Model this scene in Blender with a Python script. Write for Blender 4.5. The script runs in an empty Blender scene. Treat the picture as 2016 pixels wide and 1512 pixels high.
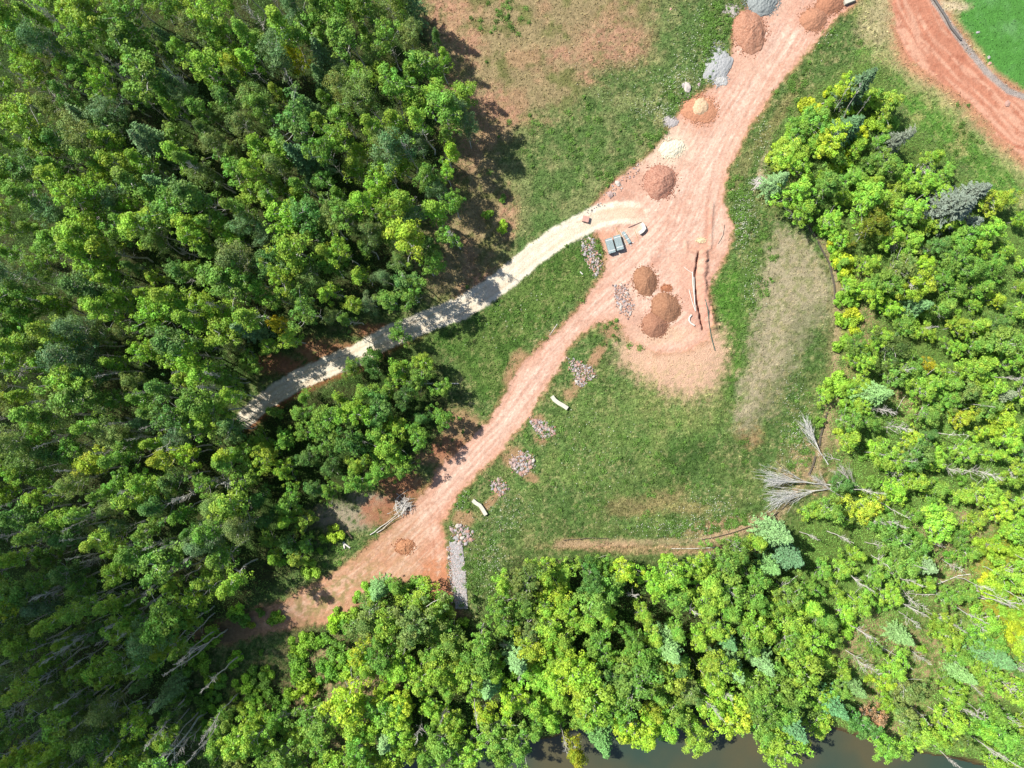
import bpy, math, random
import numpy as np
from mathutils import Vector
random.seed(7)
RNG = np.random.default_rng(7)
sc = bpy.context.scene
COL = sc.collection

# ------------------------------------------------------------ camera, sky, sun, exposure
CAM_H = 100.0
cam = bpy.data.cameras.new('camera'); cam.sensor_width = 36; cam.lens = 24; cam.clip_end = 4000; cam.clip_start = 1
camo = bpy.data.objects.new('camera', cam); COL.objects.link(camo); camo.location = (0, 0, CAM_H); sc.camera = camo
SUN_EL = math.radians(50); SH = math.radians(-27)          # shadows fall towards this heading
w = bpy.data.worlds.new('World'); sc.world = w; w.use_nodes = True
nt = w.node_tree; sky = nt.nodes.new('ShaderNodeTexSky'); sky.sky_type = 'NISHITA'; sky.sun_disc = False
sky.sun_elevation = SUN_EL
sdir = Vector((-math.cos(SH) * math.cos(SUN_EL), -math.sin(SH) * math.cos(SUN_EL), math.sin(SUN_EL)))   # towards the sun
sky.sun_rotation = math.atan2(sdir.x, sdir.y)
bg = nt.nodes['Background']; bg.inputs[1].default_value = 0.085
nt.links.new(sky.outputs[0], bg.inputs[0])
sun = bpy.data.lights.new('sun', 'SUN'); sun.energy = 4.6; sun.angle = math.radians(0.6); sun.color = (1, .955, .88)
suno = bpy.data.objects.new('sun', sun); COL.objects.link(suno); suno.location = (-60, 30, 120)
suno.rotation_euler = sdir.to_track_quat('Z', 'Y').to_euler()
sc.view_settings.view_transform = 'Standard'; sc.view_settings.look = 'None'
sc.view_settings.exposure = 1.0; sc.view_settings.gamma = 1
sc.cycles.max_bounces = 5; sc.cycles.diffuse_bounces = 3; sc.cycles.transmission_bounces = 3; sc.cycles.glossy_bounces = 2

S = 150.0 / 2016                                          # metres per photo pixel on the ground
def W(px, py, z=0.0):
    k = (CAM_H - z) / CAM_H * S
    return ((px - 1008) * k, (756 - py) * k)

def srgb(r, g, b, k=0.52):
    f = lambda c: ((c / 255 + .055) / 1.055) ** 2.4 if c > 10 else c / 255 / 12.92
    return np.array([f(r) * k, f(g) * k, f(b) * k])

# ------------------------------------------------------------ noise and mask helpers
_lat = RNG.random((512, 512))
def vnoise(x, y, f, seed=0):
    x = x * f + seed * 37.17 + 1000; y = y * f + seed * 91.3 + 1000
    xi = np.floor(x).astype(int); yi = np.floor(y).astype(int); u = x - xi; v = y - yi
    u = u * u * (3 - 2 * u); v = v * v * (3 - 2 * v)
    a = _lat[xi & 511, yi & 511]; b = _lat[(xi + 1) & 511, yi & 511]; c = _lat[xi & 511, (yi + 1) & 511]; d = _lat[(xi + 1) & 511, (yi + 1) & 511]
    return (a * (1 - u) + b * u) * (1 - v) + (c * (1 - u) + d * u) * v
def fbm(x, y, f, seed=0, n=4):
    t = 0; a = .5; s = 0
    for i in range(n):
        t = t + a * vnoise(x, y, f, seed + i); s += a; a *= .55; f *= 2.1
    return t / s
def sstep(a, b, x):
    t = np.clip((x - a) / (b - a), 0, 1); return t * t * (3 - 2 * t)
def poly_sd(px, py, P):
    """signed distance in photo px, positive inside"""
    P = np.array(P, float); n = len(P); best = np.full(px.shape, 1e9); ins = np.zeros(px.shape, bool)
    for i in range(n):
        a = P[i]; b = P[(i + 1) % n]; e = b - a; wx = px - a[0]; wy = py - a[1]
        t = np.clip((wx * e[0] + wy * e[1]) / (e @ e + 1e-9), 0, 1)
        d = np.hypot(wx - t * e[0], wy - t * e[1]); best = np.minimum(best, d)
        c = ((a[1] > py) != (b[1] > py)) & (px < (b[0] - a[0]) * (py - a[1]) / (b[1] - a[1] + 1e-12) + a[0]); ins ^= c
    return np.where(ins, best, -best)
def line_d(px, py, P):
    """distance to a polyline, signed side distance and run along it"""
    P = np.array(P, float); best = np.full(px.shape, 1e9); side = np.zeros(px.shape); run = np.zeros(px.shape); acc = 0
    for i in range(len(P) - 1):
        a = P[i]; b = P[i + 1]; e = b - a; L = np.hypot(*e); wx = px - a[0]; wy = py - a[1]
        t = np.clip((wx * e[0] + wy * e[1]) / (L * L), 0, 1); d = np.hypot(wx - t * e[0], wy - t * e[1])
        m = d < best; best = np.where(m, d, best); side = np.where(m, np.sign(e[0] * wy - e[1] * wx) * d, side); run = np.where(m, acc + t * L, run); acc += L
    return best, side, run

# ------------------------------------------------------------ outlines, in photo pixels at ground level
ROAD = [(1490, -60), (1478, 0), (1462, 25), (1447, 60), (1442, 110), (1425, 160), (1385, 180), (1350, 205), (1318, 250), (1298, 285), (1262, 318), (1210, 355), (1172, 402),
        (1158, 440), (1178, 468), (1196, 500), (1190, 535), (1152, 590), (1112, 640), (1050, 692), (1020, 722), (1003, 752), (985, 792), (960, 830),
        (922, 868), (872, 915), (842, 960), (805, 1005), (742, 1060), (688, 1108), (620, 1148), (565, 1180), (470, 1212), (380, 1250), (400, 1275), (560, 1240), (650, 1222), (722, 1180),
        (790, 1142), (838, 1155), (858, 1188), (884, 1198), (890, 1170), (880, 1120), (878, 1060), (872, 1030), (898, 980), (948, 922), (990, 885),
        (1030, 832), (1062, 782), (1098, 725), (1128, 672), (1175, 636), (1222, 628), (1235, 670), (1290, 695), (1350, 690), (1398, 668), (1402, 620), (1396, 570), (1416, 530),
        (1434, 490), (1442, 440), (1424, 400), (1432, 330), (1470, 262), (1520, 184), (1590, 102), (1650, 34), (1690, 0), (1740, -60)]
PATH = [(1258, 420), (1220, 418), (1180, 426), (1100, 466), (1050, 502), (1000, 546), (950, 582), (900, 611), (830, 637), (760, 665), (700, 700), (640, 725), (580, 752), (520, 790), (484, 822)]
ROADC = [(1620, -40), (1520, 120), (1440, 230), (1390, 330), (1340, 440), (1260, 530), (1180, 590), (1080, 700), (1000, 830), (900, 930), (800, 1030), (700, 1130), (560, 1200)]
EAST = [(1738, -80), (1835, -80), (1840, 0), (1870, 50), (1905, 100), (1960, 158), (2020, 188), (2300, 250), (2300, 420), (2090, 360), (2010, 308), (1965, 265), (1905, 200), (1850, 158), (1790, 118), (1765, 60), (1752, 0)]
DRAIN = [(1828, -60), (1838, 0), (1865, 42), (1910, 100), (1950, 148), (1985, 178), (2020, 192), (2200, 225)]
LAWN = [(1905, -60), (1900, 10), (1885, 40), (1915, 70), (1945, 120), (1980, 150), (2016, 175), (2300, 200), (2300, -60)]
RIVER = [(a, b + 4) for a, b in [(300, 1640), (700, 1530), (850, 1472), (1000, 1462), (1120, 1440), (1260, 1418), (1500, 1425), (1650, 1428), (1780, 1470), (1950, 1500), (2150, 1560), (2400, 1600), (2900, 1650), (2900, 2600), (0, 2600), (0, 1750)]]
F_LEFT = [(-60, -60), (800, -60), (815, 30), (865, 75), (900, 130), (935, 165), (945, 235), (925, 290), (903, 340), (910, 420), (895, 475), (850, 520), (835, 575), (785, 612), (735, 605), (690, 640), (640, 655), (590, 672), (545, 700), (500, 735), (478, 780), (455, 835),
          (500, 822), (545, 790), (575, 765), (640, 757), (680, 715), (740, 690), (800, 690), (858, 705), (876, 752), (884, 800), (866, 855), (836, 895), (806, 925), (775, 950), (740, 950), (695, 985), (640, 1005), (625, 1045), (608, 1095), (560, 1140), (520, 1170), (470, 1200), (410, 1235), (345, 1290), (325, 1360), (340, 1430), (390, 1480), (400, 1570), (-60, 1570)]
F_LOWER = [(690, 1195), (735, 1152), (800, 1140), (850, 1170), (885, 1215), (935, 1240), (950, 1205), (985, 1130), (1030, 1092), (1085, 1120), (1140, 1105), (1175, 1078), (1215, 1110), (1270, 1108), (1320, 1090), (1355, 1118), (1405, 1090), (1465, 1070), (1495, 1052), (1560, 1040), (1590, 1000), (1645, 960),
           (1640, 885), (1632, 820), (1612, 780), (1640, 742), (1662, 700), (1690, 640), (1690, 600), (1652, 545), (1640, 500), (1560, 412), (1510, 372), (1500, 312), (1530, 262), (1600, 192), (1650, 142), (1690, 112), (1740, 130), (1762, 172), (1772, 225), (1828, 240), (1822, 285), (1868, 300), (1882, 345), (1968, 352), (1985, 400), (2080, 470), (2080, 1570),
           (400, 1570), (420, 1420), (560, 1330), (610, 1240)]
MEADOW_TOP = [(880, -60), (1460, -60), (1435, 40), (1400, 120), (1350, 195), (1300, 270), (1200, 350), (1150, 410), (1060, 470), (985, 530), (900, 585), (860, 560), (900, 480), (960, 400), (930, 200), (860, 60)]
DRY_TOP = [(850, -60), (1265, -60), (1285, 40), (1275, 105), (1205, 125), (1165, 150), (1110, 215), (1075, 235), (1010, 250), (975, 330), (1010, 420), (990, 500), (930, 560), (860, 590), (800, 500), (900, 330), (860, 100)]
MID_GRASS = [(1160, 480), (1180, 520), (1140, 575), (1100, 620), (1050, 665), (1020, 700), (1000, 745), (975, 800), (940, 780), (890, 700), (820, 680), (780, 690), (860, 655), (930, 622), (985, 590), (1040, 545), (1090, 500)]
DRY_EAST = [(1530, 440), (1590, 470), (1640, 545), (1640, 600), (1600, 660), (1560, 730), (1525, 800), (1480, 870), (1448, 850), (1440, 812), (1465, 740), (1480, 670), (1492, 600), (1502, 520)]
DRY_FAN = [(1222, 640), (1300, 655), (1400, 640), (1424, 655), (1430, 720), (1408, 765), (1360, 786), (1305, 768), (1262, 744), (1216, 715)]

# ------------------------------------------------------------ ground field
def axis(lo, hi, step, far, n):
    core = np.arange(lo, hi + 1e-6, step); t = (np.arange(1, n + 1) / n) ** 2.6
    return np.concatenate([(lo - (far * t))[::-1], core, hi + far * t])
gx = axis(-80, 80, .21, 900, 26); gy = axis(-60, 60, .21, 900, 26)
X, Y = np.meshgrid(gx, gy); PX = X / S + 1008; PY = 756 - Y / S

def mixc(C, col, m):
    return C * (1 - m[..., None]) + np.asarray(col) * m[..., None]

FLm = lambda f: f
def field(PX, PY):
    X = (PX - 1008) * S; Y = (756 - PY) * S
    wob = (fbm(X, Y, .45, 3) - .5) * 30; wob2 = (fbm(X, Y, 2.2, 9) - .5) * 16
    n1 = fbm(X, Y, .10, 1); n2 = fbm(X, Y, .45, 2); n3 = fbm(X, Y, 1.6, 4); n4 = vnoise(X, Y, 4.1, 6)
    pn = lambda P, soft, k=1., k2=1.: sstep(-soft, soft, poly_sd(PX, PY, P) + wob * k + wob2 * k2)
    blob = lambda cx, cy, rx, ry, soft=.35, ang=0.: sstep(1 + soft, 1 - soft, np.hypot(((PX - cx) * math.cos(ang) + (PY - cy) * math.sin(ang)) / rx, (-(PX - cx) * math.sin(ang) + (PY - cy) * math.cos(ang)) / ry) + (wob + wob2 * 1.8) / 34) * sstep(.22, .46, n3 * .6 + n4 * .4 + .04)
    g = np.ones(PX.shape)                                     # how much grass grows here
    C = np.zeros(PX.shape + (3,)) + srgb(110, 142, 74)
    C = mixc(C, srgb(128, 146, 82), sstep(.42, .68, n2) * .8)
    C = mixc(C, srgb(72, 104, 44), sstep(.48, .7, n3) * .65)
    C = mixc(C, srgb(176, 160, 118), sstep(.54, .72, fbm(X, Y, .8, 77) * .6 + n4 * .4) * .34)
    # wood floor
    fl = np.maximum(pn(F_LEFT, 26), pn(F_LOWER, 26))
    wood = mixc(np.zeros(PX.shape + (3,)) + srgb(78, 84, 46), srgb(62, 86, 36), sstep(.4, .6, n2))
    wood = mixc(wood, srgb(104, 128, 60), sstep(1400, 1520, PX) * (.5 + .5 * sstep(.35, .6, n3)))
    C = C * (1 - fl[..., None]) + wood * fl[..., None]; C = C * (1 + .5 * (sstep(1500, 1700, PX) * fl))[..., None]; g = g * (1 - fl * .7)
    # rough dry and pinkish soil at the right wood
    for (cx, cy, rx, ry) in [(1680, 620, 45, 110), (1660, 800, 30, 90), (1590, 930, 55, 55), (1940, 1130, 110, 120), (1840, 1290, 90, 60), (1960, 1330, 80, 40), (1760, 1400, 70, 70), (1700, 1260, 60, 60), (1790, 790, 40, 40), (660, 1360, 110, 110), (1870, 1060, 90, 50)]:
        C = mixc(C, srgb(196, 168, 128), blob(cx, cy, rx, ry, .5) * sstep(.3, .6, n3) * .95)
    C = mixc(C, srgb(190, 190, 60), blob(1990, 1160, 70, 120, .4) * .9)
    # meadow north of the path
    m = pn(MEADOW_TOP, 14)
    C = C * (1 - m[..., None]) + mixc(np.zeros(PX.shape + (3,)) + srgb(106, 136, 72), srgb(142, 154, 96), sstep(.4, .7, n2)) * m[..., None]
    m = pn(DRY_TOP, 30, 1.8, 4)
    dry = mixc(np.zeros(PX.shape + (3,)) + srgb(176, 158, 116), srgb(130, 134, 78), sstep(.44, .66, n2) * .9)
    dry = mixc(dry, srgb(198, 160, 124), sstep(.5, .7, fbm(X, Y, .3, 22)) * .8)
    C = C * (1 - m[..., None]) + dry * m[..., None]; g = g * (1 - m * .55)
    for (cx, cy, rx, ry, a) in [(1210, 80, 62, 42, .3), (1165, 110, 45, 25, 0), (880, 25, 50, 40, 0), (970, 195, 30, 30, 0), (1000, 230, 30, 18, 0), (925, 90, 30, 40, 0), (1100, 110, 30, 20, 0), (1150, 155, 22, 14, 0), (940, 560, 60, 22, -.6), (1000, 420, 18, 50, 0)]:
        C = mixc(C, srgb(206, 158, 128), blob(cx, cy, rx, ry, .55, a) * (.35 + .65 * sstep(.35, .6, n3)) * .9)
    m = pn(MID_GRASS, 12, .6, 1)
    C = C * (1 - m[..., None]) + mixc(np.zeros(PX.shape + (3,)) + srgb(90, 126, 54), srgb(112, 140, 68), sstep(.4, .65, n2)) * m[..., None]; g = np.maximum(g, m)
    # meadow in the loop
    pale = blob(1240, 880, 210, 130, .5, -.3); C = mixc(C, srgb(132, 158, 82), pale * sstep(.3, .65, n2) * .8)
    pale = blob(1330, 800, 90, 50, .6); C = mixc(C, srgb(164, 168, 104), pale * .6 * sstep(.3, .6, n3))
    for (cx, cy, rx, ry, a, c) in [(1290, 985, 60, 22, -.3, (178, 160, 110)), (1225, 1000, 34, 18, 0, (170, 150, 105)), (1395, 1040, 60, 12, -.25, (200, 165, 128)), (1450, 1045, 90, 16, -.35, (208, 176, 140)), (1180, 1075, 90, 9, .0, (200, 158, 125)),
                                   (1330, 1082, 140, 9, 0, (205, 165, 130)), (1130, 1068, 34, 8, 0, (196, 160, 120)), (1440, 590, 30, 70, 0, (98, 150, 52)), (1445, 700, 26, 70, 0, (100, 142, 56)), (1460, 330, 14, 50, .5, (150, 150, 96)), (1535, 225, 10, 80, .6, (150, 146, 92)), (1480, 620, 24, 120, -.05, (108, 140, 66)), (1350, 900, 60, 30, -.5, (78, 110, 50)), (1180, 830, 90, 60, .5, (122, 150, 78)),
                                   (1668, 600, 20, 110, .0, (172, 184, 92)), (1640, 620, 10, 130, .05, (176, 160, 118)), (1640, 780, 16, 90, .1, (182, 165, 120)), (1500, 330, 6, 45, .3, (200, 185, 145)), (1550, 340, 30, 70, .5, (160, 156, 100)), (1475, 860, 22, 22, 0, (205, 155, 120)), (1350, 1000, 50, 12, 0, (160, 150, 98))]:
        C = mixc(C, srgb(*c), blob(cx, cy, rx, ry, .5, a) * .85)
    m = pn(DRY_EAST, 18, 1.0, 3)
    C = C * (1 - m[..., None]) + mixc(np.zeros(PX.shape + (3,)) + srgb(190, 178, 144), srgb(160, 160, 112), sstep(.45, .7, n3)) * m[..., None]; g = g * (1 - m * .6)
    dA, _, _ = line_d(PX, PY, [(1600, 640), (1570, 740), (1490, 880), (1380, 920), (1260, 960), (1130, 1030)]); C = mixc(C, srgb(76, 108, 50), sstep(52, 22, dA + wob * .8 + wob2) * .38)
    dA, _, _ = line_d(PX, PY, [(1530, 420), (1480, 520), (1452, 640), (1440, 760), (1420, 830), (1330, 880)]); C = mixc(C, srgb(92, 134, 56), sstep(22, 8, dA + wob * .5 + wob2) * .25)
    dA, sA, _ = line_d(PX, PY, [(1495, 345), (1560, 408), (1612, 462), (1645, 530), (1652, 600), (1648, 680), (1640, 760), (1625, 840), (1606, 920), (1535, 1010), (1440, 1050), (1370, 1066), (1200, 1068), (1095, 1072)])
    C = mixc(C, srgb(206, 178, 142), sstep(9, 4, dA + wob * .15 + wob2 * .4) * (.35 + .5 * n3) * .9); C = mixc(C, srgb(84, 118, 50), sstep(7, 3, np.abs(sA + 0 * sA) * 0 + np.abs(dA - 16) + wob2 * .3) * .3); g = g * (1 - sstep(8, 4, dA) * .6)
    m = pn(DRY_FAN, 26, .8, 3)
    C = C * (1 - m[..., None]) + mixc(np.zeros(PX.shape + (3,)) + srgb(242, 198, 166), srgb(212, 188, 140), sstep(.5, .68, n3) * .55 * sstep(690, 740, PY)) * m[..., None]; g = g * (1 - m * .93)
    # reddish scars between the heaps of stones
    for (cx, cy, rx, ry, a) in [(1165, 715, 26, 9, -.9), (1135, 755, 16, 11, 0), (1122, 775, 15, 13, 0), (1068, 862, 14, 12, 0), (1010, 900, 22, 20, 0), (1060, 825, 12, 10, 0), (1045, 940, 18, 10, .5), (965, 990, 24, 7, -.8), (915, 1020, 24, 16, 0), (1180, 690, 8, 28, .6), (1205, 650, 22, 16, 0), (895, 1210, 26, 14, .3), (1012, 722, 13, 34, .6), (905, 840, 40, 36, 0), (860, 900, 40, 20, 0)]:
        m = blob(cx, cy, rx, ry, .4, a); C = mixc(C, srgb(200, 156, 120), m * .8); g = g * (1 - m * .8)
    for (cx, cy, rx, ry) in [(680, 1018, 62, 26), (730, 985, 40, 16)]:
        m = blob(cx, cy, rx, ry, .45); C = mixc(C, srgb(178, 166, 140), m); g = g * (1 - m * .9)
    for (cx, cy, rx, ry) in [(790, 960, 50, 40), (880, 890, 40, 26), (640, 690, 60, 22), (560, 720, 60, 20), (740, 650, 50, 14), (750, 1010, 40, 26)]:
        m = blob(cx, cy, rx, ry, .45); C = mixc(C, srgb(186, 126, 96), m * .85); g = g * (1 - m * .9)
    # verge and lawn in the north east
    m = pn([(1690, -60), (1900, -60), (2300, -60), (2300, 600), (2016, 440), (1900, 330), (1790, 240), (1740, 130), (1690, 110)], 10)
    ver = mixc(np.zeros(PX.shape + (3,)) + srgb(108, 156, 64), srgb(176, 180, 110), np.maximum(sstep(.5, .7, n2), (np.abs(((PX - PY * .75) / 23) % 1 - .5) < .12) * .6 * sstep(.35, .6, n3)))
    C = C * (1 - m[..., None]) + ver * m[..., None]; g = np.maximum(g, m * .5)
    sp = sstep(.55, .72, fbm(X, Y, .9, 88) * .55 + n4 * .45) * np.clip(1 - FLm(fl), 0, 1); C = mixc(C, srgb(190, 166, 126), sp * .3)
    me = np.clip(1 + poly_sd(PX, PY, EAST) / 55 + wob / 60 + wob2 / 40, 0, 1)
    C = mixc(C, srgb(214, 190, 146), me * .85); sE0 = poly_sd(PX, PY, EAST); C = mixc(C, srgb(216, 148, 116), sstep(-30, -2, sE0 + wob * .5 + wob2) * sstep(.25, .5, n3 + .1) * .8); g = g * (1 - me * .8)
    m = blob(1722, 45, 34, 60, .5); C = mixc(C, srgb(200, 186, 140), m * .9)
    m = pn(LAWN, 7, .5, .7); C = C * (1 - m[..., None]) + mixc(np.zeros(PX.shape + (3,)) + srgb(96, 160, 70), srgb(126, 178, 112), sstep(.4, .7, n1 * .5 + n2 * .5)) * m[..., None]; g = np.maximum(g * (1 - m), m * .2)
    m = blob(1880, 12, 34, 12, .4); C = mixc(C, srgb(226, 206, 168), m)
    # roads
    sdE = poly_sd(PX, PY, EAST) + wob * .35 + wob2 * .5; mE = sstep(-3, 5, sdE)
    dE, sE, rE = line_d(PX, PY, [(1790, -80), (1800, 0), (1835, 70), (1900, 140), (2016, 250), (2300, 330)])
    st = fbm(sE * .14, rE * .012, 1, 31, 3)
    cE = mixc(np.zeros(PX.shape + (3,)) + srgb(206, 140, 112), srgb(226, 172, 144), sstep(.42, .68, st)); cE = mixc(cE, srgb(180, 110, 84), sstep(.55, .75, n3) * .6)
    C = C * (1 - mE[..., None]) + cE * mE[..., None]; g = g * (1 - mE)
    sdR = poly_sd(PX, PY, ROAD) + wob * .35 + wob2 * .9 + (n4 - .5) * 4
    m = sstep(-12, 4, sdR) * sstep(.3, .6, n3 + .1) * .8; C = mixc(C, srgb(206, 156, 118), m); g = g * (1 - m)
    mR = sstep(-3, 4, sdR)
    dR, sR, rR = line_d(PX, PY, ROADC)
    st = fbm(sR * .16, rR * .010, 1, 41, 4); st2 = fbm(sR * .35, rR * .03, 1, 47, 3)
    cR = mixc(np.zeros(PX.shape + (3,)) + srgb(234, 190, 164), srgb(214, 150, 122), sstep(.46, .66, st) * .75)
    cR = mixc(cR, srgb(250, 222, 198), sstep(.5, .72, st2) * .7)
    cR = mixc(cR, srgb(204, 138, 106), sstep(.55, .72, n2) * .5)
    for TL, off_, k_ in [([(1560, -20), (1470, 150), (1400, 280), (1350, 400), (1330, 470), (1330, 560), (1390, 640)], 11, .5), ([(1600, -20), (1500, 140), (1420, 300), (1400, 420), (1340, 500), (1230, 560), (1120, 670), (1000, 830), (880, 950), (760, 1070)], 10, .55), ([(1240, 420), (1320, 400), (1380, 330), (1450, 210)], 10, .4),
                         ([(1170, 600), (1240, 540), (1300, 480), (1390, 440), (1410, 360)], 9, .4), ([(1290, 500), (1350, 480), (1400, 500), (1404, 560)], 9, .4), ([(1080, 730), (960, 870), (850, 990), (868, 1100), (872, 1180)], 10, .45), ([(850, 1000), (720, 1120), (600, 1190)], 11, .6), ([(1520, 60), (1480, 120), (1350, 330), (1300, 430)], 10, .4)]:
        dd_, ss_, rr_ = line_d(PX, PY, TL); ph_ = np.abs(np.abs(ss_ + (n2 - .5) * 6) - off_)
        tm = sstep(4.2, 1.4, ph_) * k_ * (.4 + .9 * n3) * (.75 + .25 * np.sin(rr_ * 1.3)); cR = mixc(cR, srgb(196, 138, 112), np.clip(tm, 0, 1)); cR = mixc(cR, srgb(252, 226, 206), sstep(3, 1, np.abs(ph_ - 5)) * .25 * k_)
    edge = sstep(22, 3, sdR); cR = mixc(cR, srgb(208, 142, 108), edge * .6)
    tail = sstep(880, 1080, PY) * sstep(900, 760, PX); cR = mixc(cR, srgb(198, 156, 118), tail * (.45 + .4 * sstep(.4, .65, n3)))
    south = blob(860, 1150, 36, 60, .4); cR = mixc(cR, srgb(210, 142, 104), south * .9)
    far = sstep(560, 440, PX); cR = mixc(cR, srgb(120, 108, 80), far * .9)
    for (cx, cy, rx, ry, a, c) in [(1298, 290, 70, 46, -.8, (230, 206, 176)), (1372, 222, 50, 36, 0, (206, 132, 96)), (1250, 365, 40, 26, -.7, (206, 142, 112)), (1210, 395, 34, 14, -.7, (202, 138, 108)), (1330, 520, 36, 26, 0, (228, 176, 148)), (1290, 515, 10, 34, .5, (196, 128, 98)),
                                   (1392, 470, 8, 90, .05, (200, 128, 96)), (1380, 600, 26, 60, 0, (204, 132, 104)), (1300, 660, 70, 20, 0, (222, 180, 140)), (1240, 640, 30, 50, 0, (214, 160, 130)), (1475, 45, 44, 26, -.3, (204, 130, 96)), (1470, 130, 30, 30, 0, (226, 172, 142)), (1384, 488, 34, 20, 0, (214, 146, 112)),
                                   (1600, 20, 80, 40, .2, (214, 150, 120)), (1195, 465, 22, 12, 0, (216, 140, 100)), (1500, 5, 50, 30, 0, (216, 170, 140)), (1360, 545, 30, 60, 0, (222, 160, 130))]:
        cR = mixc(cR, srgb(*c), blob(cx, cy, rx, ry, .5, a) * .75)
    cR = cR * (.93 + .14 * n4)[..., None]; cR = mixc(cR, srgb(240, 212, 194), mR * .26 * sstep(1100, 900, PY))
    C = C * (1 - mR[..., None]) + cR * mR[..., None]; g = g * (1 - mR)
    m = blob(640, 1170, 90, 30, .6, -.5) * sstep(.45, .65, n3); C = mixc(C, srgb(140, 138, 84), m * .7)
    dP, sP, rP = line_d(PX, PY, PATH); wid = 22 - 5 * sstep(500, 1000, rP)
    sdP = wid - dP + wob * .12 + wob2 * .45; mP = sstep(-2.5, 2.5, sdP)
    red = sstep(-16, 0, sdP) * (1 - mP) * sstep(900, 700, PX) * (sP < 0); C = mixc(C, srgb(178, 108, 80), red * .8)
    st = fbm(sP * .2, rP * .02, 1, 51, 4)
    cP = mixc(np.zeros(PX.shape + (3,)) + srgb(250, 238, 214), srgb(242, 222, 192), sstep(.45, .65, st) * .7); cP = mixc(cP, srgb(255, 248, 226), sstep(.5, .68, n3) * .6)
    cP = mixc(cP, srgb(238, 204, 172), sstep(1100, 1230, PX) * sstep(14, 6, np.abs(sP)) * .8)
    cP = mixc(cP, srgb(222, 196, 158), sstep(4, 1, np.abs(np.abs(sP + 1) - 9 - 2 * (n2 - .5))) * .35); mP0 = mP; mP = mP * (1 - .85 * sstep(1238, 1268, PX + wob * .8 + wob2) * sstep(.3, .6, n3 + .12))
    C = C * (1 - mP[..., None]) + cP * mP[..., None]; g = g * (1 - mP)
    dD, sD, rD = line_d(PX, PY, DRAIN); mD = sstep(7.5, 4.5, dD + wob2 * .2)
    C = mixc(C, srgb(196, 184, 174), mD)
    sdV = poly_sd(PX, PY, RIVER) + wob * .7; mV = sstep(-12, 6, sdV); C = mixc(C, srgb(120, 100, 66), mV); g = g * (1 - mV)
    # fine grain belonging to the ground itself
    gr = (.66 + .68 * n4) * (.8 + .4 * vnoise(X, Y, 2.3, 12))
    gr = 1 + (gr - 1) * np.clip(.25 + g, 0, 1)
    C = C * gr[..., None]
    far_ = sstep(0, 18, np.maximum(np.abs(X) - 82, np.abs(Y) - 62)); C = mixc(C, srgb(92, 116, 58), far_)
    # heights
    H = (n1 - .5) * .5 * sstep(.0, .3, 1 - mR * .8) + (n3 - .5) * .10 * g + (n2 - .5) * .14 * (1 - mR) + (st2 - .5) * .05 * mR
    H = H - .05 * mR + .02 * mP
    H = H - 2.6 * sstep(-8, 26, sdV)
    TR = [(1376, 497), (1371, 530), (1369, 560), (1374, 595), (1384, 648)]
    dT, sT, rT = line_d(PX, PY, TR); H = H - 1.1 * sstep(2.6, 1.1, dT + (n3 - .5) * 2)
    dB, _, rB = line_d(PX, PY, [(1386, 500), (1384, 560), (1392, 600), (1404, 640)]); H = H + (.42 * sstep(11, 0, dB + wob2 * 1.1)) * (.3 + 1.4 * n3)
    dB, _, _ = line_d(PX, PY, [(1402, 400), (1400, 450), (1398, 490), (1378, 499), (1352, 492), (1350, 475)]); H = H + .22 * sstep(5, 0, dB + wob2 * .2)
    return C, H, g, mR, mP, mE, mD, fl, sdV

C, H, G, mR, mP, mE, mD, FL, sdV = field(PX, PY)
out = (np.abs(X) > 82) | (np.abs(Y) > 62)
ny, nx = X.shape

def hgt(x, y):
    ix = int(np.clip(np.searchsorted(gx, x) - 1, 0, nx - 2)); iy = int(np.clip(np.searchsorted(gy, y) - 1, 0, ny - 2)); return float(H[iy, ix])

# ------------------------------------------------------------ object helpers
def mesh_arrays(name, V, F, mats, cols=None, smooth=False, mi=None, alpha=None):
    me = bpy.data.meshes.new(name); V = np.ascontiguousarray(V, dtype=np.float32); F = np.ascontiguousarray(F, dtype=np.int32)
    k = F.shape[1]; me.vertices.add(len(V)); me.vertices.foreach_set('co', V.ravel())
    me.loops.add(F.size); me.loops.foreach_set('vertex_index', F.ravel())
    me.polygons.add(len(F)); me.polygons.foreach_set('loop_start', np.arange(len(F), dtype=np.int32) * k)
    me.update(calc_edges=True)
    me.polygons.foreach_set('use_smooth', np.full(len(F), bool(smooth)))
    if mi is not None: me.polygons.foreach_set('material_index', np.asarray(mi, dtype=np.int32))
    if cols is not None:
        a = me.color_attributes.new('tint', 'FLOAT_COLOR', 'POINT'); c = np.ones((len(V), 4), np.float32); c[:, :3] = cols
        if alpha is not None: c[:, 3] = alpha
        a.data.foreach_set('color', c.ravel())
    for m in (mats if isinstance(mats, (list, tuple)) else [mats]): me.materials.append(m)
    me.validate(); return me
def link(name, data, parent=None, loc=(0, 0, 0), rz=0.):
    o = bpy.data.objects.new(name, data); COL.objects.link(o); o.location = loc; o.rotation_euler[2] = rz
    if parent is not None: o.parent = parent
    return o
def tag(o, label=None, cat=None, group=None, kind=None):
    if label: o['label'] = label
    if cat: o['category'] = cat
    if group: o['group'] = group
    if kind: o['kind'] = kind
    return o

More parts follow.
